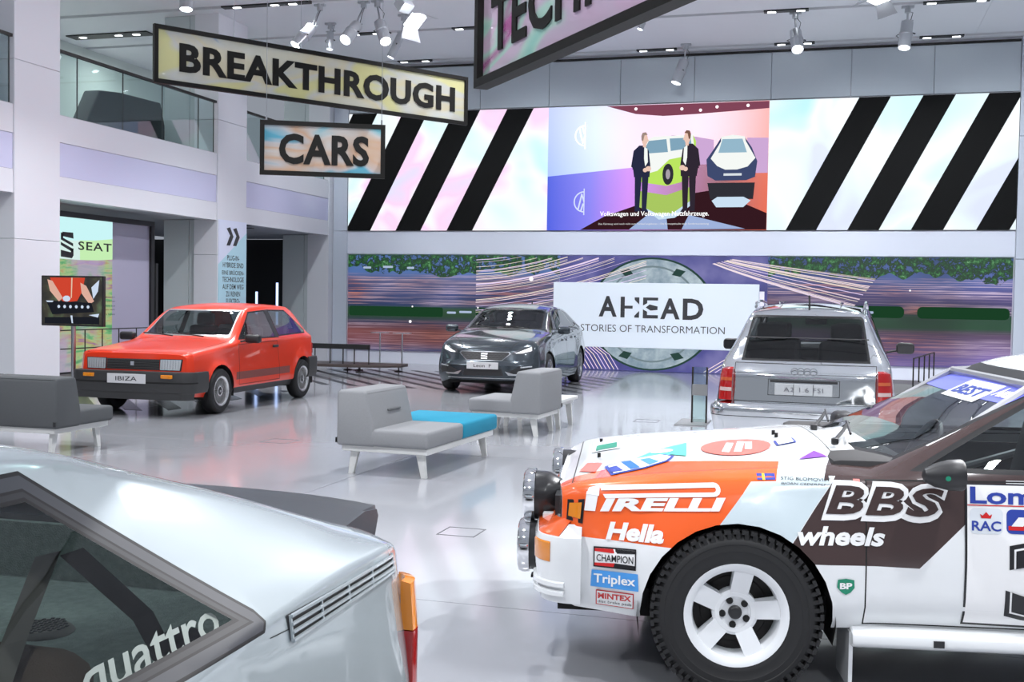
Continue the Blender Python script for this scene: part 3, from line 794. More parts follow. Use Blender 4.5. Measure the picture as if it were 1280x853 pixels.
man(-4.14, 5.20, 1, (.35, .26, .22), (.022, .025, .06), 'first_man')
man(-3.12, 5.22, -1, (.20, .10, .07), (.030, .022, .035), 'second_man')
wht = E_('letter', (1, 1, 1), 1.2)
t2 = text2d('Volkswagen und Volkswagen Nutzfahrzeuge.', 2.38, .135, .012)
flat('caption', t2, lambda u, v: (u-5.05-ox, -.026, v+3.37-oz), wht, f3)
t2 = text2d('Das Fahrzeug wird noch nicht zum Verkauf angeboten. | Die Konzeptstudie zeigt Sonderausstattung.', 2.42, .05)
flat('small_caption', t2, lambda u, v: (u-5.08-ox, -.026, v+3.20-oz), E_('letter2', (.8, .8, .8)), f3)
for kx in range(1, 6):
    pass
# ---------------------------------------------------------------- printed night-road mural
def mural_mat(name, seed, purple):
    g = NT(name); v = g.obj(); X = g.sep(v)
    vz = g.math('MULTIPLY', X[2], 1/2.53)
    base = g.ramp(vz, [(0, (.05, .08, .22)), (.13, (.08, .08, .18)), (.20, (.20, .07, .09)), (.30, (.22, .07, .07)), (.38, (.05, .05, .11)), (.44, (.02, .07, .03)), (.50, (.03, .09, .04)), (.54, (.03, .05, .14)), (.64, (.06, .08, .22)), (.76, (.11, .12, .26)), (.84, (.10, .20, .50)), (1, (.10, .20, .48))]) if not purple else \
        g.ramp(vz, [(0, (.10, .09, .34)), (.14, (.20, .15, .44)), (.24, (.17, .11, .28)), (.38, (.10, .06, .12)), (.43, (.015, .07, .03)), (.52, (.015, .06, .03)), (.56, (.03, .03, .08)), (.68, (.09, .07, .20)), (.80, (.08, .12, .34)), (1, (.07, .14, .38))])
    big = g.noise(g.obj((1, 1, 1.6), (seed, 0, 0)), .55, 2)
    base = g.mix(.75, base, g.ramp(big, [(.3, (.45, .45, .5)), (.55, (1, 1, 1)), (.75, (1.7, 1.6, 1.8))]), 'MULTIPLY')
    st = g.noise(g.obj((.20, 1, 24), (seed, 0, seed*2)), 1.5, 2, .6)
    stm = g.ramp(st, [(.50, (0, 0, 0)), (.535, (.8, .8, .8)), (.56, (.1, .1, .1)), (.60, (.9, .9, .9)), (.63, (.15, .15, .15)), (.68, (1, 1, 1))])
    cl = g.noise(g.obj((.30, 1, 3.2), (seed*2, 0, seed)), 1.3, 2); stm = g.mix(1., stm, g.ramp(cl, [(.34, (.08, .08, .08)), (.45, (.6, .6, .6)), (.54, (1, 1, 1))]), 'MULTIPLY')
    msk = g.ramp(vz, [(.08, (0, 0, 0)), (.12, (.5, .5, .5)), (.36, (.6, .6, .6)), (.41, (0, 0, 0)), (.52, (0, 0, 0)), (.55, (.8, .8, .8)), (.80, (1, 1, 1)), (.84, (.0, .0, .0))])
    stc = g.ramp(big, [(.35, (.85, .32, .22)), (.5, (.80, .55, .62)), (.65, (.90, .72, .95))])
    c = g.mix(g.mix(1., stm, msk, 'MULTIPLY'), base, stc)
    # leaves along the top edge
    lf = g.noise(g.obj((1, 1, 1), (seed*3, 0, 1)), 6.5, 5, .72); edge = g.noise(g.obj((1, 1, .2), (seed, 0, 4)), .9, 3, .6)
    lm = g.math('GREATER_THAN', g.math('ADD', vz, g.math('MULTIPLY', edge, .46)), 1.07)
    lm2 = g.math('MULTIPLY', lm, g.math('GREATER_THAN', lf, .44))
    leaf = g.ramp(lf, [(.45, (.01, .03, .01)), (.54, (.012, .08, .025)), (.62, (.06, .26, .07)), (.70, (.45, .75, .45))])
    c = g.mix(lm2, c, leaf)
    g.emit(c, .80); return g.m
mur = thing('printed_mural', 'long mural of a night road with light trails and green treetops across the back wall', 'mural', (ox, SY, 0))
def onM(d=.0): return lambda u, v: (u-ox, -d, v)
mm1 = mural_mat('mural_left', 3.1, False); mm2 = mural_mat('mural_right', 8.3, True)
def mpanel(x0, x1, z0, z1, m_, d=.006):
    b = MB(); b.boxm((x0-ox, -d, z0), (x1-ox, .03, z1)); return b.build('mural_panel', m_, mur)
p1 = mpanel(-11.09, -7.03, .295, 2.53, mm1); p2 = mpanel(-7.02, -5.95, .295, 2.53, mm1); p4 = mpanel(-1.40, 3.385, .295, 2.53, mm2)
g = NT('mural_mid'); v = g.obj(); n_ = g.noise(v, 1.2, 3); g.emit(g.ramp(n_, [(.3, (.05, .05, .18)), (.5, (.09, .09, .32)), (.7, (.20, .19, .45))]), .9)
p3 = mpanel(-5.94, -1.41, .012, 2.53, g.m)
g = NT('wheel_print'); v = g.obj((1, 1, 1)); n_ = g.noise(v, 2.6, 4, .6); g.emit(g.ramp(n_, [(.3, (.16, .26, .34)), (.5, (.36, .46, .54)), (.7, (.62, .74, .78))]), .85); whp = g.m
cxm, czm = -3.86, 1.26
flat('wheel_print_edge', shp(ngon(cxm, czm, 1.40, 1.24, 56)), onM(.008), emis('print_dark', (.03, .07, .06), .9), p3)
flat('wheel_print_disc', shp(ngon(cxm, czm, 1.35, 1.20, 56)), onM(.010), whp, p3)
flat('wheel_print_ring', shp(*ring2(cxm, czm, 1.02, 1.06, 48), *ring2(cxm, czm, .55, .58, 36)), onM(.012), emis('print_grey', (.20, .27, .30), .9), p3)
for sx in (-1, 1):
    for sz in (-1, 1):
        flat('wheel_print_lug', shp([(cxm+sx*.60, czm+sz*.82), (cxm+sx*.72, czm+sz*.94), (cxm+sx*.52, czm+sz*1.0), (cxm+sx*.42, czm+sz*.86)]), onM(.013), emis('print_dark', (.03, .07, .06), .9), p3)
random.seed(7)
tr = [[], [], []]
for k in range(34):   # light trails sweeping round the wheel print
    a = random.uniform(0, 1); k3 = random.choice((0, 1, 2))
    zl = 1.35+1.15*a; zr = zl+.25+.5*(a); P = []
    for j in range(12):
        t = j/11; P.append((-7.9+3.9*t, min(2.5, zl-.35*(1-a)*(1-t)+ (zr-zl)*t**1.7*1.6)))
    P = [p for p in P if p[1] < 2.5]
    if len(P) > 2: tr[k3] += stripes(P, random.choice((.006, .009, .014)))
for k in range(22):
    a = random.uniform(0, 1); k3 = random.choice((0, 1, 2)); P = []
    for j in range(12):
        t = j/11; z = 2.52-(.15+.95*a)*t**.8-.25*(1-a)*t; P.append((-2.9+.9*a*0+3.2*t+.5*(1-a), z))
    P = [p for p in P if .9 < p[1] < 2.51]
    if len(P) > 2: tr[k3] += stripes(P, random.choice((.006, .009, .014)))
for k in range(9):
    x = -5.85+.09*k; tr[k % 3] += stripes([(x, .75-.02*k), (x+.35, .35), (x+.55, .03)], .016)
for k in range(9):
    x = -2.3+.12*k; tr[k % 3] += stripes([(x-.4, .03), (x+.1, .35), (x+.55, .62)], .016)
for t_, c in zip(tr, ((1, .80, .88), (.98, .86, .72), (.85, .70, 1))): flat('light_trails', shp(*t_), onM(.016), emis('trail%.2f' % c[1], c, .95), mur)
glow = [ngon(x, z, r, n=12) for x, z, r in ((-9.5, .98, .035), (-9.45, 1.33, .02), (-7.85, 1.33, .02), (-6.6, 2.0, .05), (1.45, 1.85, .02), (.6, 1.5, .015))]
flat('print_glints', shp(*glow), onM(.018), emis('glint', (1, .95, .97), 1.1), mur)
flat('printed_hedge', shp(rrect(-11.05, 1.10, -8.7, 1.32, .05), rrect(-7.9, 1.10, -7.2, 1.33, .1), rrect(1.6, 1.28, 3.35, 1.52, .1), rrect(-.4, 1.28, 1.35, 1.52, .1)), onM(.008), emis('hedge', (.012, .055, .022), .9), mur)
flat('printed_cars', shp(*[rrect(x, z, x+w_, z+.05, .02) for x, z, w_ in ((-8.6, 1.18, .22), (-8.3, 1.2, .3), (.5, 1.36, .25), (-10.7, 2.2, .2), (-10.2, 2.22, .25), (-9.6, 2.2, .18))]), onM(.012), emis('cars', (.45, .55, .75), .9), mur)
# white board in front of the mural
bd = thing('title_board', 'white board with the large word AHEAD standing before the mural', 'sign', (-3.7, 23.42, 0))
wb_m = mat('board_white', (.80, .86, .93), .4)
m = MB(); m.box((-.0, 0, 1.235), (4.36, .07, 1.38), .008, 1); m.build('board_panel', wb_m, bd)
m = MB(); m.box((2.21, .04, 1.14), (.14, .05, 1.28), .006, 1); m.build('board_back_panel', mat('board_edge', (.9, .86, .95), .4), bd)
for x in (-1.9, 1.9):
    m = MB(); m.boxm((x-.03, .045, 0), (x+.03, .3, .02)); m.boxm((x-.02, .045, 0), (x+.02, .075, 1.2)); m.build('stand', rail_m, bd)
dk = mat('letter_dark', (.035, .035, .04), .5)
onB = lambda x0, z0: (lambda u, v: (u+x0, -.038, v+z0))
def letters(body, x0, x1, z0, z1, bold=.02): flat('lettering', text2d(body, x1-x0, z1-z0, bold), onB(x0, z0), dk, bd)
letters('A', -1.17, -.78, 1.20, 1.64, .03)
flat('lettering', shp([(-.70, 1.19), (-.61, 1.19), (-.61, 1.63), (-.70, 1.63)], [(-.61, 1.38), (-.44, 1.38), (-.44, 1.44), (-.61, 1.44)], [(-.40, 1.57), (-.30, 1.47), (-.30, 1.62), (-.40, 1.62)], [(-.40, 1.19), (-.30, 1.19), (-.30, 1.33), (-.40, 1.23)]), onB(0, 0), dk, bd)
flat('lettering', shp([(-.22, 1.18), (.10, 1.18), (.10, 1.25), (-.22, 1.25)], [(-.22, 1.25), (-.13, 1.25), (-.13, 1.32), (-.22, 1.37)], [(-.22, 1.56), (.10, 1.56), (.10, 1.62), (-.22, 1.62)], [(-.22, 1.45), (-.13, 1.50), (-.13, 1.56), (-.22, 1.56)], [(-.16, 1.41), (-.06, 1.345), (.09, 1.36), (.09, 1.435), (-.08, 1.475)]), onB(0, 0), dk, bd)
letters('A', .15, .56, 1.17, 1.61, .03); letters('D', .62, 1.05, 1.165, 1.61, .03)
letters('STORIES OF TRANSFORMATION', -1.56, 1.50, .88, 1.03, -.005)
# striped floor print
sm = mat('floor_print_black', (.02, .02, .022), .25)
def floor_stripes(x0, x1, y0, y1, ang, per, wd, lab):
    t = thing('floor_stripes', lab, 'floor marking', ((x0+x1)/2, (y0+y1)/2, .0), 0, 'striped floor prints')
    cx, cy = (x0+x1)/2, (y0+y1)/2; d = (cos(ang), sin(ang)); nn = (-d[1], d[0]); L_ = 12
    for k in range(-30, 30):
        P = [(nn[0]*(k*per+a)+d[0]*b, nn[1]*(k*per+a)+d[1]*b) for a, b in ((-wd/2, -L_), (wd/2, -L_), (wd/2, L_), (-wd/2, L_))]
        for ax, lim, sg in ((0, x0-cx, 1), (0, x1-cx, -1), (1, y0-cy, 1), (1, y1-cy, -1)):
            q = []
            for i in range(len(P)):
                a, b = P[i], P[(i+1) % len(P)]; ia = (a[ax]-lim)*sg >= 0; ib = (b[ax]-lim)*sg >= 0
                if ia: q.append(a)
                if ia != ib:
                    tt = (lim-a[ax])/(b[ax]-a[ax]); q.append((a[0]+(b[0]-a[0])*tt, a[1]+(b[1]-a[1])*tt))
            P = q
            if len(P) < 3: break
        if len(P) >= 3: flat('stripe', shp(P), lambda u, v, w: (u, v, .0005+w), sm, t, depth=.002)
floor_stripes(-10.3, -4.0, 17.6, 21.9, radians(-49), .40, .13, 'black diagonal stripes on the floor round the dark grey hatchback')
floor_stripes(-11.0, -8.4, 12.6, 16.2, radians(-49), .52, .2, 'black diagonal stripes on the floor under the red hatchback')
# ---------------------------------------------------------------- seating
fab_l = mat('wool_light_grey', (.27, .275, .285), .9, bump=.25, bscale=350, vary=.06, vscale=80)
fab_d = mat('wool_dark_grey', (.095, .10, .105), .9, bump=.25, bscale=350, vary=.06, vscale=80)
fab_b = mat('wool_turquoise', (.015, .26, .40), .9, bump=.25, bscale=350)
legm = mat('leg_white', (.72, .72, .70), .35)
def leg_prof(mb, x, y, sx, sy, h=.20):
    """splayed flat leg from the frame to the floor"""
    t, w_ = .035, .075; a = [(-w_/2, -t/2), (w_/2, -t/2), (w_/2, t/2), (-w_/2, t/2)]
    top = [mb._v((x+u, y+v_, h)) for u, v_ in a]; bot = [mb._v((x+u*.62+sx*.035, y+v_+sy*.0, 0)) for u, v_ in a]
    for i in range(4): mb._f([bot[i], bot[(i+1) % 4], top[(i+1) % 4], top[i]])
    mb._f(bot[::-1]); mb._f(top)
def sofa(name, label, loc, rz, mods, side='-x', group=None, swap=False):
    """modules along +y; each ('chair', fabric) with its back at -x, ('pouf', fabric) or ('table', white)"""
    t = thing(name, label, 'sofa', loc, rz, 'low modular sofas in the hall'); W_ = .86; y = 0
    for kind, fabm, L_ in mods:
        if kind in ('chair', 'pouf'):
            m = MB(); m.box((W_/2, y+L_/2, .335), (W_, L_-.008, .15), .03, 3)
            if kind == 'pouf': m.build('pouf_cushion', fabm, t, sharp=60)
            else:
                m.build('seat', fabm, t, sharp=60)
                b = MB(); b.prism([(-.005, .255), (.36, .255), (.36, .405), (.29, .71), (.27, .735), (.02, .735), (-.005, .71)], 1, y+.003, y+L_-.003, .028, 3)
                bo = b.build('backrest', fabm, t, sharp=60)
                s_ = MB(); s_.at((.338, y+L_*.55, .55), ry=-.22); s_.box((-.004, 0, 0), (.012, .26, .018), .005, 2); s_.M = Matrix.Identity(4); s_.build('crease_strip', mat('crease_shade', (.15, .155, .16), .95), bo)  # grey strip stands for the shade in the backrest crease
                l = MB(); l.box((-.008, y+.02, .30), (.008, .03, .045)); l.build('fabric_label', blackm, t)
        else:
            m = MB(); m.box((W_/2, y+L_/2, .40), (W_, L_, .035), .006, 1); m.build('table_top', legm, t)
        y += L_
    m = MB(); m.box((W_/2, y/2, .232), (W_-.06, y-.10, .055), .004, 1); m.build('frame', legm, t)
    for yy, s in ((.13, 1), (y-.13, -1)):
        for xx, sx in ((.12, -1), (W_-.12, 1)):
            m = MB(); leg_prof(m, xx, yy, sx, 0); m.build('leg', legm, t)
    return t
GS = None
sofa('modular_sofa', 'light grey low chair joined to a turquoise pouf on white legs', (-4.11, 8.76, 0), radians(-3), [('chair', fab_l, .82), ('pouf', fab_b, .90)])
s2 = sofa('modular_sofa', 'light grey low chair with white side table, in front of the dark grey hatchback', (-3.08, 12.75, 0), radians(180-3), [('chair', fab_l, .84)])
tt = thing('side_table', 'low white table end attached behind the grey chair before the dark grey hatchback', 'table', (-3.05, 13.50, 0), radians(180-3))
m = MB(); m.box((.40, .36, .335), (.80, .70, .04), .006, 1); m.build('table_top', legm, tt)
m = MB(); m.box((.40, .36, .29), (.7, .6, .045), .004, 1); m.build('frame', legm, tt)
for xx, sx in ((.10, -1), (.70, 1)):
    for yy in (.1, .62):
        m = MB(); leg_prof(m, xx, yy, sx, 0, .27); m.build('leg', legm, tt)
sofa('modular_sofa', 'dark grey low sofa seen from behind at the left frame edge', (-6.93, 8.72, 0), radians(90), [('chair', fab_d, .80), ('chair', fab_d, .84)])
# ---------------------------------------------------------------- TV on a stand
tv = thing('television', 'flat television on a floor stand showing a mechanic in red at an engine', 'television', (-9.62, 12.4, 0), 0)
m = MB(); m.tube([(0, .03, .03), (0, .03, 1.3)], .03, 12); m.build('stand_pole', steel, tv)
m = MB(); m.lathe([(0, 0), (.26, 0), (.27, .012), (.05, .03), (0, .03)], 32); m.build('stand_base', mat('dark_rail', (0, 0, 0)), tv)
m = MB(); m.box((.02, 0, 1.42), (.96, .05, .66), .006, 1); m.build('screen_frame', blackm, tv)
g = NT('tv_picture'); v = g.obj(); n_ = g.noise(v, 5, 3); g.emit(g.ramp(n_, [(.35, (.01, .012, .015)), (.55, (.05, .045, .03)), (.7, (.10, .16, .08))]), .9)
def onT(d): return lambda u, v: (u+.02, -.026-d, v)
sc = flat('screen', shp([(-.455, 1.11), (.455, 1.11), (.455, 1.73), (-.455, 1.73)]), onT(.001), g.m, tv)
flat('picture_shirt', shp([(-.34, 1.725), (.20, 1.725), (.16, 1.55), (.08, 1.42), (-.12, 1.40), (-.26, 1.5)]), onT(.003), E_('red', (.62, .06, .03)), sc)
flat('picture_shirt_zip', shp([(-.01, 1.725), (.01, 1.725), (.0, 1.46), (-.015, 1.46)]), onT(.004), E_('tan', (.75, .55, .4)), sc)
flat('picture_arm', shp([(-.38, 1.70), (-.30, 1.68), (-.14, 1.46), (-.20, 1.41), (-.34, 1.55)], [(.13, 1.66), (.22, 1.62), (.34, 1.42), (.27, 1.38), (.15, 1.52)]), onT(.004), E_('skin2', (.72, .42, .33)), sc)
flat('picture_engine', shp([(-.40, 1.42), (.30, 1.40), (.34, 1.28), (-.30, 1.24)], [(-.42, 1.2), (.42, 1.22), (.42, 1.12), (-.42, 1.12)]), onT(.0045), E_('dark', (.012, .014, .02)), sc)
flat('picture_chrome', shp(ngon(-.08, 1.45, .06, .04, 10), *[ngon(-.2+.09*k, 1.345, .022, n=8) for k in range(6)], [(-.40, 1.42), (-.28, 1.42), (-.30, 1.40), (-.38, 1.40)], [(.30, 1.60), (.42, 1.70), (.40, 1.55), (.33, 1.45)], [(.26, 1.24), (.42, 1.26), (.40, 1.21)], [(-.02, 1.23), (.0, 1.13), (.02, 1.13), (.01, 1.23)]), onT(.006), E_('bluewhite', (.60, .70, .85)), sc)
# ---------------------------------------------------------------- big display in the bay
sd = thing('display_frame', 'large black framed glowing display with a car maker sign in the left bay', 'display', (-12.3, 16.0, .10), 0)
y0, y1, zt = -2.2, 2.13, 2.77
for a, b, c, d in ((y0, y1, zt-.09, zt), (y0, y1, 0, .10), (y0, y0+.09, .1, zt-.09), (y1-.10, y1, .1, zt-.09)):
    m = MB(); m.boxm((-.05, a, c), (.05, b, d)); m.build('frame_bar', blackm, sd)
g = NT('dichroic_print'); v = g.obj(); X = g.sep(v)
n1 = g.noise(g.obj((1, .5, 2.6)), 2.2, 4, .6, 1.2); n2 = g.noise(g.obj((1, 1.6, .7), (3, 1, 4)), 1.4, 2)
c = g.ramp(n1, [(.25, (.12, .28, .12)), (.40, (.20, .75, .28)), (.50, (.72, .95, .42)), (.58, (.82, .62, .25)), (.66, (.50, .22, .62)), (.8, (.92, .80, .98))])
c = g.mix(g.ramp(n2, [(.42, (0, 0, 0)), (.60, (.8, .8, .8))]), c, (.80, .62, .95))
g.emit(c, .50); b = MB(); b.boxm((-.01, y0+.09, .1), (.0, .93, zt-.09)); pn = b.build('glowing_panel', g.m, sd)
b = MB(); b.boxm((-.01, .93, .1), (.0, y1-.10, zt-.09)); b.build('frosted_pane', mat('frosted_lilac', (.42, .40, .52), .25), sd)
onD = lambda d: (lambda u, v: (d, u, v))
flat('cyan_field', shp([(y0+.09, 2.33), (-.1, 2.30), (.45, 2.33), (.93, 2.38), (.93, 2.68), (y0+.09, 2.68)]), onD(.004), E_('cyan', (.62, .97, .98), .95), pn)
flat('lime_field', shp([(.05, 1.98), (.5, 1.99), (.93, 2.02), (.93, 2.38), (.45, 2.33), (.05, 2.31)]), onD(.005), E_('limepale', (.62, .95, .50), .9), pn)
flat('pale_field', shp([(y0+.09, 2.0), (.05, 1.98), (.05, 2.31), (-.1, 2.30), (y0+.09, 2.33)]), onD(.005), E_('mint', (.74, .95, .90), .9), pn)
bl = blackm
flat('s_emblem', shp([(-.42, 2.36), (-.40, 2.43), (-.13, 2.43), (-.12, 2.33), (-.42, 2.36)], [(-.44, 2.42), (-.44, 2.30), (-.13, 2.20), (-.13, 2.25), (-.38, 2.33), (-.38, 2.40)], [(-.44, 2.26), (-.44, 2.21), (-.16, 2.11), (-.13, 2.13), (-.13, 2.16)], [(-.44, 2.13), (-.44, 2.02), (-.16, 2.00), (-.12, 2.05), (-.12, 2.17), (-.18, 2.15), (-.19, 2.10)]), onD(.008), bl, sd)
flat('sign_letters', text2d('SEAT', .90, .145, .015, space=1.12), lambda u, v: (.009, .0+u, 2.15+v), bl, sd)
for k in range(5): flat('small_text', text2d(('die neue generation', 'der kompakten', 'stadtautos aus', 'spanien seit', '1984 bis heute')[k], .5, .035), lambda u, v: (.009, .50+u, 1.34-.075*k+v), bl, sd)
m = MB(); m.boxm((-.045, y1+.12, 0), (.0, y1+.19, 2.0)); m.build('side_post', blackm, sd)
# glass and wire shelf under the display, half hidden behind the red car
sh = thing('wire_shelf', 'thin dark wire table frame in front of the glowing display', 'rack', (-11.85, 15.6, 0), 0)
for y in (0, .45, .9, 1.4, 2.0):
    m = MB(); m.tube([(0, y, 0), (0, y, .92)], .01, 6); m.build('post', rail_m, sh)
for z in (.92, .62):
    m = MB(); m.tube([(0, -.6, z), (0, 2.2, z)], .01, 6); m.build('rail', rail_m, sh)
m = MB(); m.boxm((-.25, -.6, .14), (.25, 2.2, .19)); m.build('deck', rail_m, sh)
# ---------------------------------------------------------------- banner on the second column
g = NT('banner_fade'); v = g.obj(); X = g.sep(v)
d_ = g.math('GREATER_THAN', g.math('SUBTRACT', g.math('MULTIPLY', X[1], .62), X[2]), -2.13)
g.l(g.mix(d_, (.76, .80, .96), (.52, .78, .88)), g.b.inputs['Base Color'])
bn = thing('column_banner', 'pale blue text banner with a double chevron on the column behind the red hatchback', 'banner', (FX+.012, 19.10, 0))
m = MB(); m.boxm((-.008, 0, .95), (.006, 1.05, 2.99)); m.build('banner_sheet', g.m, bn)
onN = lambda u, v: (.009, u, v)
for k in (0, 1):
    y = .28+.24*k; flat('chevron', shp([(y, 2.83), (y+.13, 2.86), (y+.26, 2.68), (y+.13, 2.70)], [(y+.13, 2.70), (y+.26, 2.68), (y+.13, 2.50), (y, 2.50)]), onN, dk, bn)
for k, s_ in enumerate(('PLUG-IN-', 'HYBRIDE SIND', 'EINE BR\u00dcCKEN-', 'TECHNOLOGIE', 'AUF DEM WEG', 'ZU REINEN', 'ELEKTRO-')):
    wd = (.46, .78, .84, .82, .80, .54, .52)[k]; flat('banner_text', text2d(s_, wd, .098, .006), lambda u, v: (.009, .54-wd/2+u, 2.21-.142*k+v), blackm, bn)
# ---------------------------------------------------------------- low black platforms with rails by the back wall
bench = thing('rail_platform', 'low black platform with posts and a black rail behind the red hatchback', 'platform', (-9.7, 21.0, 0), 0)
m = MB(); m.prism([(-1.9, -.35), (.3, -.35), (1.2, .15), (1.2, .55), (-1.9, .55)], 2, .10, .16, .006, 1); m.build('deck', mat('deck_wood', (.09, .07, .065), .4), bench)
m = MB(); m.box((-.05, -.15, .515), (1.36, .10, .10), .006, 1); m.build('rail', blackm, bench)
for x in (-.58, -.24, .05, .30, .62):
    m = MB(); m.tube([(x, -.15, .16), (x, -.15, .47)], .013, 8); m.build('post', rail_m, bench)
for x, y in ((-1.5, -.2), (-.55, -.2), (-.1, .4), (.45, -.2), (.15, .42), (1.05, .40)):
    m = MB(); m.lathe([(0, 0), (.085, 0), (.09, .012), (.015, .022), (.012, .10)], 16); m.at((0, 0, 0)); o = m.build('foot', rail_m, bench, (x, y, 0))
for x, lab in ((-8.72, 'thin floor post with a small round top, nearer the dark grey hatchback'), (-9.22, 'thin floor post with a small round top, nearer the red hatchback')):
    p = thing('barrier_post', lab, 'post', (x, 21.75, 0), 0, 'thin posts by the rail platform')
    m = MB(); m.tube([(0, 0, 0), (0, 0, .78)], .016, 8); m.build('pole', steel, p)
    m = MB(); m.lathe([(0, .78), (.2, .78), (.2, .792), (0, .792)], 24); m.build('top_disc', mat('pinkish_steel', (.7, .6, .65), .3, .6), p)
# glass barrier left of the chrome car, rail to its right
gb = thing('glass_barrier', 'small glass sign stand with a flat grey foot, left of the chrome hatchback', 'stand', (-1.62, 14.4, 0), 0)
m = MB(); m.boxm((-.28, -.55, 0), (.1, .2, .012)); m.build('foot_plate', mat('grey_plate', (.38, .38, .38), .35, .7), gb)
for a, b in (((-.11, -.25), (-.09, .15)), ((.07, -.25), (.09, .15))):
    m = MB(); m.boxm((a[0], a[1], .012), (b[0], b[1]-.36, .72)); m.build('upright', rail_m, gb)
m = MB(); m.boxm((-.10, -.24, .02), (.08, -.228, .72)); m.build('glass_pane', glassmat('green_pane', (.80, .90, .88), .06), gb)
m = MB(); m.boxm((-.1, -.26, .36), (.09, -.245, .50)); m.build('label_plate', mat('grey_plate', (0, 0, 0)), gb)
hr = thing('handrail_section', 'black railing stepping down behind the rally car windscreen, right of the chrome hatchback', 'railing', (1.25, 20.3, 0), 0)
for k in range(5):
    x = .06+.14*k; y = .72*k; m = MB(); m.boxm((x-.012, y-.012, 0), (x+.012, y+.012, .64)); m.build('post', rail_m, hr)
m = MB(); m.tube([(.06, 0, .63), (.62, 2.88, .63)], .012, 6); m.build('rail', rail_m, hr)
m = MB(); m.box((.0, .6, .09), (.5, 1.2, .18), .004, 1); m.build('plinth_block', mat('grey_plate', (0, 0, 0)), hr)
# ---------------------------------------------------------------- hanging signs
def sign_mat(name, stops, sc=1.6, seed=0, em=.0):
    g = NT(name); v = g.obj((1, 1, 2.2), (seed, 0, 0)); n_ = g.noise(v, sc, 2, .45, 1.4)
    c = g.ramp(n_, stops); g.l(c, g.b.inputs['Base Color']); g.b.inputs['Metallic'].default_value = .35; g.b.inputs['Roughness'].default_value = .12  # noise colours on the film stand in for what the panes reflect
    t = g.n('BsdfTransparent'); g.l(g.mix(.5, c, (.9, .95, 1)), t.inputs[0]); mx = g.n('MixShader'); mx.inputs[0].default_value = .58
    out = [n for n in g.t.nodes if n.type == 'OUTPUT_MATERIAL'][0]
    g.l(t.outputs[0], mx.inputs[1]); g.l(g.b.outputs[0], mx.inputs[2]); g.l(mx.outputs[0], out.inputs[0]); return g.m
framem = mat('sign_frame_dark', (.010, .009, .008), .55, spec=.25)
def hang_sign(lab, p0, p1, z0, z1, body, u0, u1, c0, c1, mm, fr=.045, bold=.02, wires=(.12, .88), dp=.05):
    a = Vector(p0); b = Vector(p1); L_ = (b-a).length; ang = atan2(b.y-a.y, b.x-a.x)
    t = thing('hanging_sign', lab, 'sign', (a.x, a.y, z0), ang, 'mirrored word signs hanging from the ceiling'); H_ = z1-z0
    for q0, q1 in (((0, 0), (L_, fr)), ((0, H_-fr), (L_, H_)), ((0, fr), (fr, H_-fr)), ((L_-fr, fr), (L_, H_-fr))):
        m = MB(); m.boxm((q0[0], -dp/2, q0[1]), (q1[0], dp/2, q1[1])); m.build('frame_bar', framem, t)
    m = MB(); m.boxm((fr, -.004, fr), (L_-fr, .004, H_-fr)); m.build('mirror_pane', mm, t)
    flat('lettering', text2d(body, (u1-u0)*L_, c1-c0, bold, space=1.06), lambda u, v, w: (u+u0*L_, -.006-w, v+c0), framem, t, depth=.01)
    for u in wires:
        m = MB(); m.tube([(u*L_, 0, H_), (u*L_, 0, 6.93-z0)], .003, 5); m.build('wire', steel, t)
        m = MB(); m.tube([(u*L_, 0, H_-.01), (u*L_, 0, H_+.05)], .009, 6); m.build('wire_clip', chrome, t)
s1 = sign_mat('dichroic_gold', [(.20, (.10, .30, .75)), (.31, (.10, .30, .75)), (.335, (.85, .85, .78)), (.50, (.95, .86, .62)), (.58, (.85, .84, .80)), (.66, (.95, .90, .50))], .75, 2)
s2m = sign_mat('dichroic_copper', [(.30, (.35, .80, .90)), (.40, (.90, .85, .80)), (.52, (.92, .62, .42)), (.62, (.82, .80, .80)), (.70, (.20, .60, .75))], .9, 5)
s3m = sign_mat('dichroic_pink', [(.30, (.35, .80, .72)), (.40, (.72, .95, .82)), (.44, (.85, .70, .82)), (.54, (.90, .66, .82)), (.60, (.62, .95, .78)), (.72, (.65, .15, .45))], .9, 9)
hang_sign('long gold mirrored hanging sign with the word BREAKTHROUGH', (-6.93, 10.22), (-4.60, 13.58), 3.75, 4.36, 'BREAKTHROUGH', .068, .952, .145, .455, s1, bold=.035, wires=(.22, .42))
hang_sign('small copper mirrored hanging sign with the word CARS', (-5.64, 10.15), (-4.51, 10.71), 2.76, 3.31, 'CARS', .15, .87, .115, .425, s2m, bold=.035, wires=(.05, .97))
hang_sign('pink mirrored hanging sign tilted across the top of the view', (-2.09, 6.42), (.30, 3.59), 2.80, 3.46, 'TECHNOLOGIES', .05, .96, .17, .50, s3m, .05, .02, dp=.09)
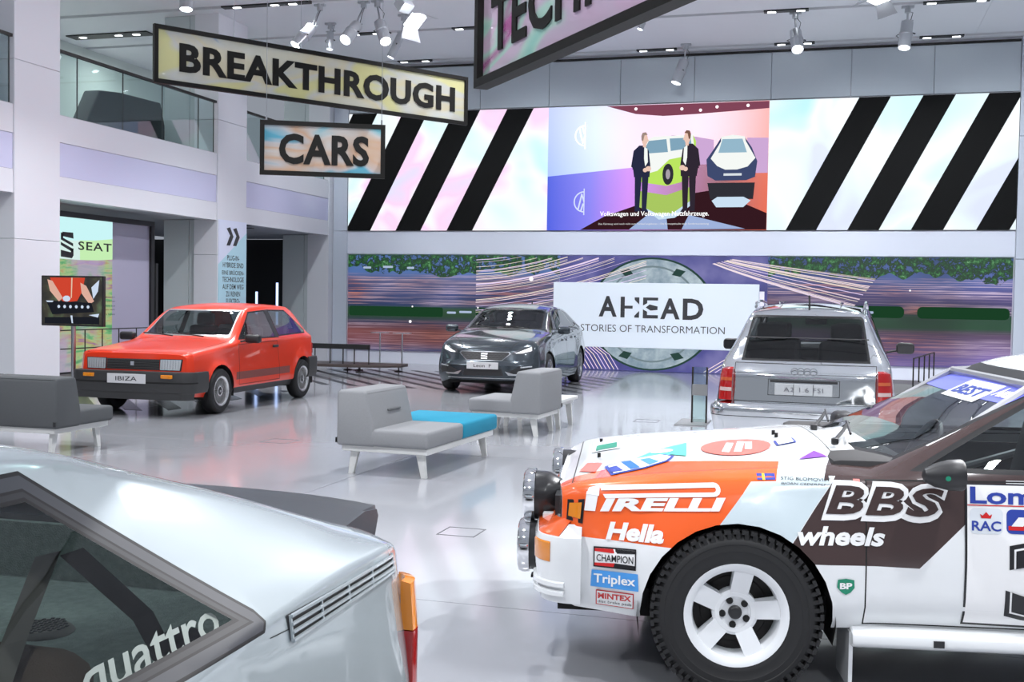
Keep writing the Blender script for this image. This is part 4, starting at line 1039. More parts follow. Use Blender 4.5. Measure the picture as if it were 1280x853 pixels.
# ---------------------------------------------------------------- ceiling spotlights
sp_m = mat('spot_body', (.50, .52, .55), .3, .5); lens = emis('spot_lens', (.92, .97, 1), 9)
def spotlight(lens_p, mount, lab, power=0, tgt=None, r=.115, L_=.52, group=None, flood=False):
    lp = Vector(lens_p); mt_ = Vector((mount[0], mount[1], 6.93))
    t = thing('floodlight' if flood else 'spotlight', lab, 'spotlight', mt_, 0, 'spotlights hanging from the ceiling')
    d = (lp-(mt_-Vector((0, 0, .28)))).normalized(); base = lp-d*L_; q = lambda p: p-mt_
    m = MB(); m.tube([(0, 0, 0), (0, 0, -.12)], .055, 12); m.box((0, 0, -.02), (.22, .08, .04), .005, 1); m.build('mount', sp_m, t)
    jt = q(base)-d*.02
    m = MB(); m.tube([(0, 0, -.1), jt+Vector((0, 0, .07)), jt], .018, 8); m.tube([jt-Vector((.10, 0, 0)), jt+Vector((.10, 0, 0))], .012, 8); m.build('bracket', steel, t)
    if flood:
        m = MB(); m.aim(q(base), d); m.box((0, 0, .10), (.26, .20, .2), .02, 2); m.M = Matrix.Identity(4); b_ = m.build('housing', sp_m, t)
        m = MB(); m.aim(q(lp), d); m.box((0, 0, -.02), (.34, .26, .02), .003, 1); m.M = Matrix.Identity(4); m.build('lens', lens, b_)
        for k in range(2):
            m = MB(); m.aim(q(lp), d); m.at; s_ = (-1, 1)[k]
            A = [m._v(p) for p in ((-.17, s_*.13, -.01), (.17, s_*.13, -.01), (.24, s_*.27, .16), (-.24, s_*.27, .16))]; m._f(A); m._f([m._v(p) for p in ((-.17, s_*.134, -.01), (.17, s_*.134, -.01), (.24, s_*.274, .16), (-.24, s_*.274, .16))])
            m.M = Matrix.Identity(4); m.build('barn_door', sp_m, t)
    else:
        m = MB(); m.aim(q(base), d); m.lathe([(0, 0), (r*.75, 0), (r*.92, .02), (r*.92, L_*.42), (r*1.05, L_*.44), (r*1.05, L_*.50), (r*.95, L_*.53), (r*.95, L_), (r*.86, L_), (r*.86, L_-.02)], 20); m.M = Matrix.Identity(4); b_ = m.build('housing', sp_m, t)
        m = MB(); m.aim(q(base), d); m.lathe([(0, L_-.015), (r*.85, L_-.015)], 20); m.M = Matrix.Identity(4); m.build('lens', lens, b_)
        m = MB(); m.aim(q(base+d*L_*.5), d); m.tube([(-r*1.1, 0, -.03), (-r*1.5, 0, .0), (-r*1.1, 0, .03)], .008, 5); m.tube([(r*1.1, 0, -.02), (r*1.45, 0, .0)], .012, 5); m.M = Matrix.Identity(4); m.build('grip', blackm, b_)
        m = MB(); m.tube([(0.02, 0, -.1), q(base)+Vector((.09, 0, .16)), q(base)+Vector((.05, 0, .0))], .006, 5); m.build('cable', blackm, t)
    if power: spot('spotlight_beam', lp+d*.03, tgt, power, 34)
spotlight((-.79, 20.97, 6.15), (-.86, 21.38), 'grey spotlight hanging above the white right part of the striped screen', 500, (-1.5, 15, 0))
spotlight((1.05, 21.23, 6.15), (1.10, 21.38), 'grey spotlight above the black stripes of the right screen part', 500, (.5, 14, 0))
spotlight((-3.33, 23.39, 6.1), (-3.15, 23.5), 'grey spotlight low before the wall, above the centre picture', 300, (-4, 19, 0))
spotlight((-7.18, 22.4, 6.20), (-7.05, 22.3), 'grey spotlight just below the tip of the pink sign', 300, (-6, 18, 0))
spotlight((-10.25, 16.01, 6.15), (-10.3, 16.1), 'lone grey spotlight above the left end of the long sign', 500, (-8.6, 13.5, 0))
spotlight((-9.6, 18.54, 6.1), (-9.30, 18.92), 'tilted grey spotlight at the left of the cluster', 500, (-8.4, 13.5, 0))
spotlight((-8.51, 18.33, 6.1), (-8.42, 18.92), 'grey spotlight with round white lens in the middle of the cluster', 500, (-6, 17, 0))
spotlight((-7.84, 18.59, 6.1), (-8.15, 18.92), 'grey spotlight with a dark strip leaning right in the cluster')
spotlight((-6.95, 17.76, 6.2), (-7.3, 17.9), 'white floodlight with barn doors at the right of the cluster', flood=True)
spotlight((-8.27, 19.85, 6.1), (-8.05, 19.95), 'small grey spotlight below the floodlight of the cluster', r=.08)
spotlight((.48, 18.55, 6.33), (.55, 18.6), 'floodlight with barn doors cut by the top frame edge', flood=True)
spotlight((-3.57, 20.32, 6.5), (-3.52, 20.35), 'small pale spotlight right of the pink sign lower edge', r=.06, L_=.25)
spotlight((-9.72, 20.22, 6.4), (-9.72, 20.25), 'small pale spotlight straight above the long sign', r=.07, L_=.35)
# sofa behind the gallery glass
us = thing('gallery_sofa', 'dark grey sofa behind the gallery glass, seen from behind', 'sofa', (-13.6, 17.3, 3.9), 0)
m = MB(); m.prism([(0, .30), (0, .45), (.55, 1.40), (1.2, 1.47), (2.5, 1.5), (2.85, .5), (2.85, .30)], 0, 0, .35, .03, 2); m.build('backrest', fab_d, us, sharp=60)
m = MB(); m.box((.1, 1.3, .36), (1.1, 3.2, .14), .03, 2); m.build('seat', fab_d, us)
for y in (-.2, 2.7):
    for x in (-.3, .5):
        m = MB(); m.box((x, y, .15), (.05, .05, .30)); m.build('leg', steel, us)
ut = thing('gallery_table', 'long low dark table at the left end of the gallery glass', 'table', (-13.2, 15.4, 3.9), 0)
m = MB(); m.box((0, 0, .62), (.9, 2.6, .05)); m.build('table_top', mat('deck_wood', (0, 0, 0)), ut)
for y in (-1.1, 1.1):
    m = MB(); m.box((0, y, .30), (.05, .05, .60)); m.build('leg', rail_m, ut)
# ---------------------------------------------------------------- shared car materials
glass_d = glassmat('car_glass', (.55, .60, .60), .08)
glass_t = glassmat('car_glass_dark', (.22, .25, .26), .09)
seal = mat('rubber_seal', (.012, .012, .014), .45, spec=.25)
shut = mat('shut_line', (.008, .008, .008), .8)
bplas = mat('black_plastic', (0, 0, 0))
trimd = mat('cabin_dark', (.035, .034, .036), .8)
amber = mat('amber_lens', (.75, .24, .01), .12, coat=.8)
redl = mat('red_lens', (.36, .008, .008), .12, coat=.8)
clearl = mat('clear_lens', (.75, .78, .80), .12, .5, coat=1)
plate_m = mat('plate_white', (.62, .62, .63), .4)
cloth_s = mat('seat_dark', (.05, .05, .055), .8)
side_f = lambda lo=.0, hi=9, sg=0, n_=.45: (lambda c, n: abs(n.y) >= n_ and lo < c.z < hi and (sg == 0 or c.y*sg > 0))
def plate(root, x, y0, y1, z0, z1, body, dx, col=plate_m, tm=None):
    m = MB(); m.boxm((x-.006, y0, z0), (x+.006, y1, z1), .002, 1); o = m.build('number_plate', col, root)
    w_ = (y1-y0)*.56; h = (z1-z0)*.45; cy = (y0+y1)/2; cz = (z0+z1)/2; s = 1 if dx > 0 else -1
    flat('plate_text', text2d(body, w_, h, .01), lambda u, v: (x+dx*.0075, cy+s*(-w_/2+u)*1, cz-h/2+v), tm or mat('letter_dark', (0, 0, 0)), o)
    return o
def handle(root, x, y, z, m_=bplas, sg=1):
    m = MB(); m.box((x, y+sg*.012, z), (.16, .022, .035), .008, 2); return m.build('door_handle', m_, root)
# ---------------------------------------------------------------- the two coupes of one make
def coupe_rows(hb=.0):
    return [(1.965, .31, .74, .55, .735, .755, .67, .768, .752), (1.89, .30, .81, .55, .775, .785, .71, .798, .79), (1.72, .29, .83, .55, .79, .80, .72, .822, .836), (1.5, .28, .845, .55, .80, .815, .735, .845, .875), (1.1, .28, .855, .55, .815, .84, .745, .875, .92), (.82, .28, .855, .55, .82, .852, .745, .895, .95),
            (.72, .28, .855, .55, .82, .856, .745, .89, .945), (.56, .28, .855, .55, .82, .858, .71, .955, .972), (.15, .28, .855, .55, .82, .87, .62, 1.155, 1.17), (-.12, .28, .855, .55, .82, .872, .59, 1.27, 1.288), (-.27, .28, .855, .55, .82, .875, .58, 1.302, 1.328), (-.5, .28, .855, .55, .82, .885, .58, 1.31, 1.348), (-1.0, .28, .855, .55, .815, .905, .575, 1.325, 1.35), (-1.18, .28, .855, .56, .812, .915, .58, 1.315, 1.338),
            (-1.6, .30, .855, .58, .81, .955, .63, 1.205, 1.227), (-1.86, .32, .85, .60, .81, .968, .66, 1.125, 1.145), (-2.05, .34, .845, .60, .808, .972, .69, 1.06, 1.075), (-2.2, .36, .848, .60, .805, .972, .70, 1.015, 1.025), (-2.38, .40, .83, .62, .785, .945, .70, .975, .985)]
def nose_c(z): return 0
def rally():
    W_ = mat('rally_white', (.80, .82, .83), .22, coat=.7); O_ = mat('rally_orange', (.90, .12, .015), .25, coat=.7); Bn = mat('rally_brown', (.055, .032, .030), .22, coat=.7); G_ = mat('rally_pale_blue', (.62, .72, .76), .22, coat=.7)
    root = thing('rally_car', 'white, orange and brown rally car with round driving lamps and stickers, right foreground', 'car', (.72, 5.45, 0), radians(190.6))
    b = Body(coupe_rows(), nose=(.22, nose_c), tail=(.2, lambda z: 0), bow=(.05, .06)); b.mi(W_)
    AX = 1.243; AR = -1.281; R = .325
    for ax in (AX, AR): b.flare(ax, .31, .36, .035, .22, .80)
    b.arch(AX, .31, .372); b.arch(AR, .31, .372)
    # side livery
    S = side_f(.2, 1.05, 1, .45)
    for poly in ([(2.3, .62), (1.92, .60), (1.62, .562), (1.40, .55), (1.33, .62), (1.206, .76), (1.10, .92), (1.08, 1.02), (2.3, 1.02)],): b.paint(b.cut(poly, 1, S), O_)
    for sg in (1,):
        b.paint(b.cut([(1.40, .55), (1.09, .537), (.86, .87), (.79, 1.0), (1.09, 1.0)] if 0 else [(1.41, .545), (1.085, .545), (.80, .97), (1.09, .97)], 1, S), G_)
        b.paint(b.cut([(1.085, .54), (.551, .53), (.23, .86), (.22, .95), (.81, .95)], 1, S), Bn)
    b.paint(b.cut([(.90, .868), (-.60, .882), (-.40, 1.42), (-.1, 1.42), (.30, 1.28)], 1, lambda c, n: n.y > .2 and c.z > .86 and c.y > .5), Bn)
    # bonnet livery
    Tf = lambda c, n: n.z > .5 and abs(n.y) < .62 and c.x > .5 and c.z < 1.02
    b.paint(b.cut([(2.2, .30), (1.62, .46), (1.0, .30), (1.12, .95), (2.2, .95)], 2, Tf), O_)
    b.paint(b.cut([(.95, .95), (.86, .62), (.66, .48), (.3, .9)], 2, Tf), Bn)
    # shut lines
    b.panel([(.755, .295), (.755, .862), (-.52, .885), (-.56, .295)], 1, side_f(.2, .9), 'door', .006)
    b.panel([(1.90, -.68), (1.90, .68), (.83, .715), (.83, -.715)], 2, lambda c, n: n.z > .5 and c.x > .5 and c.z < 1.0, 'bonnet', .005, False)
    for px, py in ((1.72, .36), (1.72, -.36)): pass
    # glass
    b.window([(-.70, .902), (-.575, 1.262), (.575, 1.262), (.70, .902)], 0, lambda c, n: n.x > .12 and c.z > .86 and c.x < .80, 'windscreen', glass_d, seal, .034, .004, split=False)
    b.window([(.58, .895), (.10, 1.165), (-.12, 1.25), (-.42, 1.268), (-.42, .895)], 1, lambda c, n: abs(n.y) > .35 and c.z > .87, 'door_window', glass_d, seal, .018)
    b.window([(-.48, .91), (-.48, 1.275), (-1.08, 1.268), (-1.55, .955)], 1, lambda c, n: abs(n.y) > .35 and c.z > .87, 'quarter_window', glass_t, seal, .018)
    b.window([(-.52, 1.06), (-.50, 1.27), (.50, 1.27), (.52, 1.06)], 0, lambda c, n: n.x < -.1 and c.z > 1.02, 'rear_window', glass_t, seal, .02, split=False)
    # bumper and lamps
    path = plan(1.85, .848, 2.04, .04, .13)
    bump = sweep(path, [(-.02, .33), (.006, .335), (.02, .40), (.03, .50), (.03, .575), (.02, .60), (-.06, .64), (-.10, .33)])
    bump2 = bump.bm.copy()
    tree = b.bvh([bump2]); bump2.free()
    bo = bump.build('front_bumper', W_, root)
    ot = sweep(path[4:-4], [(.016, .603), (.012, .610), (-.10, .664), (-.10, .655), (-.06, .642)]).build('bumper_top', O_, bo); ot['label'] = 'orange bumper top'
    sweep(path[5:10], [(.032, .50), (.034, .505), (.034, .575), (.030, .58), (.02, .58), (.02, .50)]).build('turn_signal', amber, bo)
    for z in (.365, .40): sweep(path[3:12], [(.022, z), (.036, z+.004), (.036, z+.02), (.022, z+.024)]).build('bumper_rib', W_, bo)
    rb = sweep(plan(1.70, .845, -2.40, .05, .2), [(-.02, .36), (.02, .38), (.03, .55), (.01, .64), (-.1, .64), (-.1, .36)]).build('rear_bumper', W_, root)
    side = b.side; s_ = b.side(.003)
    sd = lambda d: b.side(d)
    def SP(poly, d, m_, name='sticker', par=root): return flat(name, shp(*poly) if isinstance(poly[0], list) else shp(poly), b.side(d), m_, par, cut=.06)
    def ST(body, x0, x1, z0, z1, m_, d=.004, bold=.0, shear=0., space=1., name='lettering', dz=0.):
        t2, fs = text2d(body, x0-x1, z1-z0, bold, shear, space)
        return flat(name, ([(x0-u, z0+v+dz*u) for u, v in t2], fs), b.side(d), m_, root, cut=.06)
    wh = mat('sticker_white', (.88, .88, .88), .3); bk = mat('sticker_black', (.015, .015, .018), .3); blu = mat('sticker_blue', (.02, .16, .55), .3); rd = mat('sticker_red', (.62, .02, .02), .3); grn = mat('sticker_green', (.01, .25, .14), .3); nav = mat('sticker_navy', (.03, .06, .35), .3); lb = mat('sticker_lightblue', (.07, .32, .75), .3); tl = mat('sticker_teal', (.10, .62, .55), .3); pk = mat('sticker_coral', (.80, .16, .13), .3)
    # long P of the tyre maker's name over its letters
    X0, X1 = 1.845, 1.290
    P_ = [[(X0-.058, .775), (X0-.010, .775), (X0-.002, .70), (X0-.046, .70)], [(X0-.060, .800), (X1+.045, .829), (X1+.045, .811), (X0-.068, .782)], [(X0-.008, .765), (X0-.020, .79), (X0-.062, .800), (X0-.060, .76)],
          [(X0-.075, .768), (X1+.045, .794), (X1+.045, .778), (X0-.085, .752)]]
    P_ += [[(X1+.045+r*cos(a)*-1, .8035+r*sin(a)) for r, a in ((.0255, a0), (.0085, a0), (.0085, a1), (.0255, a1))] for a0, a1 in ((-pi/2+pi*k/7, -pi/2+pi*(k+1)/7) for k in range(7))]
    SP(P_, .005, wh, 'tyre_maker_sign')
    ST('IRELLI', 1.780, 1.290, .700, .750, wh, .005, .05, .18, 1.04, 'tyre_maker_letters', 0.055)
    ST('Hella', 1.755, 1.527, .592, .662, wh, .005, .045, .22, name='lamp_maker_letters')
    # small stickers on the fender skirt
    SP([(1.802, .482), (1.634, .480), (1.634, .563), (1.802, .563)], .004, bk); SP([(1.797, .488), (1.639, .486), (1.639, .557), (1.797, .557)], .0055, wh)
    SP([(1.797, .557), (1.722, .557), (1.717, .540), (1.797, .545)], .007, rd); SP([(1.639, .557), (1.722, .557), (1.717, .540), (1.639, .545)], .007, bk)
    SP([(1.797, .488), (1.722, .487), (1.717, .502), (1.797, .499)], .007, rd); SP([(1.639, .486), (1.722, .487), (1.717, .502), (1.639, .499)], .007, bk)
    ST('CHAMPION', 1.790, 1.645, .506, .534, bk, .008, .01)
    SP([(1.812, .402), (1.622, .398), (1.626, .467), (1.808, .469)], .004, lb, 'sticker'); ST('Triplex', 1.800, 1.635, .408, .455, wh, .006, .02)
    SP([(1.790, .322), (1.640, .318), (1.640, .388), (1.790, .390)], .004, rd); SP([(1.786, .326), (1.644, .322), (1.644, .384), (1.786, .386)], .0055, wh)
    ST('MINTEX', 1.782, 1.650, .352, .378, rd, .007, .03); ST('disc brake pads', 1.782, 1.648, .328, .345, bk, .007, .0)
    # wheel maker's name on the brown flank: white body behind brown letters
    for k, (xa_, xb_) in enumerate(((.905, .770), (.755, .620), (.605, .470))):
        c_ = 'BBS'[k]
        ST(c_, xa_+.020, xb_-.026, .704, .856, wh, .004, .065, .22, name='white_letter_block')
        ST(c_, xa_+.002, xb_-.008, .728, .838, Bn, .0062, .02, .22, name='brown_letter')
    ST('wheels', 1.018, .682, .610, .682, wh, .005, .035, .22)
    SP([(.862, .482), (.830, .486), (.798, .480), (.796, .450), (.812, .432), (.830, .424), (.848, .434), (.864, .452)], .004, grn); ST('BP', .854, .806, .446, .470, wh, .006, .04)
    # door number board
    SP([(.384, .313), (-.34, .300), (-.34, .868), (.384, .862)], .004, bk, 'number_board'); SP([(.376, .322), (-.33, .310), (-.33, .862), (.376, .856)], .0055, wh, 'number_board')
    ST('Lombard', .366, -.12, .786, .850, nav, .007, .025); SP([(.376, .778), (-.33, .782), (-.33, .786), (.376, .782)], .007, rd)
    SP([(x_, z_) for x_, z_ in rrect(.245, .672, .368, .770, .02)], .0065, mat('sticker_pale', (.72, .76, .80), .3))
    ST('RAC', .360, .252, .684, .722, nav, .008, .02); SP([(.325, .732), (.29, .732), (.285, .748), (.295, .742), (.307, .756), (.320, .742), (.330, .748)], .008, rd)
    SP([(x_, z_) for x_, z_ in rrect(-.32, .676, .232, .768, .02)], .0068, nav); SP([(.225, .690), (.10, .690), (.10, .712), (.225, .706)], .008, rd); ST('rally', .215, -.25, .690, .755, wh, .0085, .04, .2)
    ST('3', .232, -.10, .335, .650, bk, .007, .07); ST('3', .215, -.085, .352, .634, wh, .0085, .055); ST('3', .208, -.078, .359, .627, bk, .010, .05)
    # names and flags on the shoulder
    for txt, zz in (('STIG BLOMQVIST', .860), ('BJ\u00d6RN CEDERBERG', .843)): ST(txt, 1.075, .885, zz-.012, zz, rd if 0 else bk, .004, .0, .15)
    SP([(1.165, .865), (1.095, .868), (1.095, .848), (1.165, .845)], .004, nav); SP([(1.145, .866), (1.135, .866), (1.135, .846), (1.145, .846)], .006, mat('sticker_yellow', (.85, .65, .05), .3))
    SP([(.80, .842), (.775, .842), (.775, .862), (.80, .862)], .004, pk)
    # bonnet stickers
    def TP(poly, d, m_, name='bonnet_sticker'): return flat(name, shp(*poly) if isinstance(poly[0], list) else shp(poly), b.top(d), m_, root, cut=.06)
    TP(ngon(1.20, .28, .15, .20, 28), .004, pk); TP([(1.27, .40), (1.24, .42), (1.20, .20), (1.23, .18)], .006, wh); TP([(1.22, .42), (1.19, .43), (1.15, .18), (1.18, .16)], .006, wh); TP([(1.17, .38), (1.14, .38), (1.12, .20), (1.15, .19)], .006, wh)
    TP([(1.66, .40), (1.48, .36), (1.42, .42), (1.40, .06), (1.56, .22)], .004, tl); TP(ngon(1.52, .26, .05, .05, 14), .006, wh)
    TP([(1.74, .93*.72), (1.60, .60), (1.50, .50), (1.47, .40), (1.52, .32), (1.66, .36), (1.77, .44)], .004, nav); TP([(1.73, .64), (1.60, .58), (1.51, .49), (1.485, .41), (1.53, .34), (1.66, .375), (1.755, .45)], .0055, wh)
    TP([(1.66, .60), (1.62, .585), (1.66, .40), (1.70, .41)], .007, blu); TP([(1.58, .55), (1.54, .50), (1.58, .40), (1.62, .41)], .007, lb); TP([(1.74, .62), (1.69, .61), (1.72, .48), (1.75, .50)], .007, nav)
    TP([(1.03, .34), (.94, .30), (.94, .18), (1.03, .22)], .004, nav); TP([(1.02, .33), (.95, .295), (.95, .19), (1.02, .225)], .0055, wh)
    TP([(1.88, .42), (1.81, .54), (1.78, .32), (1.85, .22)], .004, pk); TP([(.98, .62), (.86, .60), (.90, .50)], .004, mat('sticker_violet', (.20, .05, .45), .3))
    TP([(1.84, -.10), (1.70, -.05), (1.70, -.5), (1.84, -.5)], .004, mat('sticker_pale', (0, 0, 0))); TP([(1.82, -.12), (1.72, -.10), (1.72, -.3), (1.82, -.3)], .006, grn)
    for x_, y_ in ((1.80, .10), (1.80, -.45), (1.0, .0), (1.0, .1)):
        p = b.top(0)(x_, y_); m = MB(); m.tube([(p[0], p[1], p[2]-.002), (p[0], p[1], p[2]+.02)], .008, 8); m.build('bonnet_pin', mat('dark_steel', (0, 0, 0)), root)
    # front face
    fr = b.front(.004)
    for sg in (-1, 1):
        flat('headlamp', shp([(sg*.42, .62), (sg*.70, .62), (sg*.70, .745), (sg*.42, .745)]), fr, clearl, root, cut=.05)
    m = MB(); m.box((1.955, 0, .675), (.03, 1.24, .10)); gr = m.build('grille', bplas, root)
    for k in range(4):
        m = MB(); m.at((1.974, -.09+.06*k, .70), ry=pi/2); m.lathe([(.038, 0), (.046, 0), (.046, .006), (.038, .006)], 20); m.M = Matrix.Identity(4); m.build('ring_emblem', chrome, gr)
    SP([(1.915, .655), (1.848, .648), (1.842, .745), (1.912, .735)], .004, bk, 'lamp_frame'); SP([(1.908, .672), (1.858, .667), (1.853, .732), (1.904, .724)], .012, amber, 'corner_lamp')
    for k, (x_, y_, z_, r_) in enumerate(((2.065, .42, .69, .112), (1.99, -.42, .675, .11), (2.08, .48, .485, .112), (2.02, -.48, .485, .112))):
        m = MB(); m.aim((x_-.10, y_, z_), (1, 0, .0)); m.lathe([(0, -.055), (.035, -.05), (r_*.62, -.02), (r_*.9, .035), (r_*.94, .06), (r_*.94, .10), (r_*1.0, .105)], 32); m.M = Matrix.Identity(4); dl = m.build('driving_lamp', mat('lamp_black', (.022, .022, .024), .28), root)
        m = MB(); m.aim((x_, y_, z_), (1, 0, .0)); m.lathe([(r_*.93, .0), (r_*1.03, .0), (r_*1.04, .03), (r_*.98, .045), (r_*.9, .05)], 32); m.M = Matrix.Identity(4); m.build('chrome_rim', chrome, dl)
        m = MB(); m.aim((x_, y_, z_), (1, 0, .0)); m.lathe([(0, .058), (r_*.5, .054), (r_*.92, .045)], 32); m.M = Matrix.Identity(4); m.build('lens', clearl, dl)
        m = MB(); m.tube([(x_-.08, y_, z_-r_*.9), (x_-.10, y_, z_-r_*1.15), (x_-.20, y_*.95, z_-r_*1.15)], .012, 6); m.box((x_-.05, y_, z_-r_-.02), (.09, .05, .012)); m.build('lamp_bracket', mat('dark_steel', (0, 0, 0)), dl)
    m = MB(); m.tube([(1.97, .3, .66), (2.03, .40, .60), (1.99, .48, .58)], .012, 6); m.box((2.0, .53, .615), (.05, .05, .045), .005); m.build('lamp_cable', mat('connector_white', (.7, .7, .7), .4), root)
    # wipers, mirror, cage
    for y0_, y1_ in ((.42, .05), (-.1, -.5)):
        z0_ = .965; m = MB(); m.tube([(.80, y0_, z0_), (.73, (y0_+y1_)/2, z0_+.022), (.68, y1_, z0_+.028)], .008, 6); m.tube([(.72, y0_-.08, z0_+.02), (.66, y1_-.1, z0_+.035)], .006, 5); m.box((.80, y0_, z0_-.005), (.03, .03, .03), .008); m.build('wiper', bplas, root)
    
    m = MB(); m.aim((.58, .95, .905), (-1, 0, 0.04)); m.lathe([(0, .0), (.025, .01), (.045, .05), (.058, .10), (.060, .14), (.056, .15)], 20); m.M = Matrix.Identity(4); m.tube([(.50, .92, .88), (.50, .80, .865)], .018, 8); mo = m.build('door_mirror', bplas, root)
    m = MB(); m.aim((.43, .95, .911), (-1, 0, 0.04)); m.lathe([(0, .001), (.055, 0)], 20); m.M = Matrix.Identity(4); m.build('mirror_glass', chrome, mo)
    flat('mirror_dot', shp(ngon(.50, .905, .010, n=10)), lambda u, v: (u, 1.0125, v), grn, mo)
    mirror(root, (.50, -.94, .91), (.12, .18, .10), bplas, chrome, -1)
    # sun strip
    def WF(poly, d, m_): return flat('windscreen_strip', shp(poly), b.front(d), m_, root, cut=.05)
    WF([(-.595, 1.150), (.595, 1.150), (.575, 1.225), (-.575, 1.225)], .005, mat('strip_blue', (.16, .18, .80), .3)); WF([(-.1, 1.135), (.34, 1.135), (.33, 1.205), (-.1, 1.205)], .008, wh)
    t2, fs = text2d('BEST', .36, .034, .03); flat('strip_letters', ([(.30-u if 0 else -.06+u, 1.152+v) for u, v in t2], fs), b.front(.012), nav, root)
    t2, fs = text2d('Audi', .14, .034, .03); flat('strip_letters', ([(.37+u, 1.168+v) for u, v in t2], fs), b.front(.012), wh, root)
    # cabin
    tub(root, -1.6, .80, .76, .34, .84, trimd); m = MB(); m.box((.70, 0, .86), (.34, 1.42, .14), .04, 2); m.build('dashboard', trimd, root)
    steering(root, (.44, .34, .88), -.45)
    for y_ in (.36, -.36): seat(root, -.05, y_, .42, cloth_s, .48)
    cage = MB(); r_ = .02
    for sg in (1, -1):
        cage.tube([(.66, sg*.70, .5), (.62, sg*.68, .86), (.05, sg*.54, 1.22), (-.5, sg*.53, 1.26), (-1.4, sg*.55, .7)], r_, 8); cage.tube([(-.5, sg*.70, .35), (-.5, sg*.68, .9), (-.5, sg*.53, 1.26)], r_, 8); cage.tube([(.6, sg*.70, .5), (-.5, sg*.70, .85)], r_, 8)
    cage.tube([(-.5, -.53, 1.26), (-.5, .53, 1.26)], r_, 8); cage.tube([(.05, -.54, 1.22), (.05, .54, 1.22)], r_, 8); cage.tube([(-.5, -.6, .5), (-.5, .53, 1.22)], r_, 8)
    cage.build('roll_cage', mat('cage_silver', (.5, .5, .52), .35, .6), root)
    # sill, jack point, mud flap
    m = MB(); m.prism([(.845, .285), (.885, .275), (.89, .235), (.86, .215), (.80, .215), (.80, .29)], 0, -.88, .80, .006, 1); so = m.build('side_sill', W_, root)
    m = MB(); m.boxm((.50, .886, .236), (.46, .8925, .262)); m.build('jack_socket', bk, so)
    m = MB(); m.boxm((.79, .60, .05), (.805, .84, .27)); m.build('mud_flap', W_, root)
    for ax, lab in ((AX, 1), (AR, 0)):
        for sg in (1, -1): well(root, ax, .31, .385, sg*.855, sg*.55)
    chassis(root, -2.1, 1.95, .66, .26, .36)
    b.build(root)
    wp = wheel_parts('star', R, .21, .195, mat('rim_white', (.80, .82, .84), .3), True)
    make_wheels(root, [(AX, .782, R), (AX, -.782, R), (AR, .782, R), (AR, -.782, R)], wp)
rally()
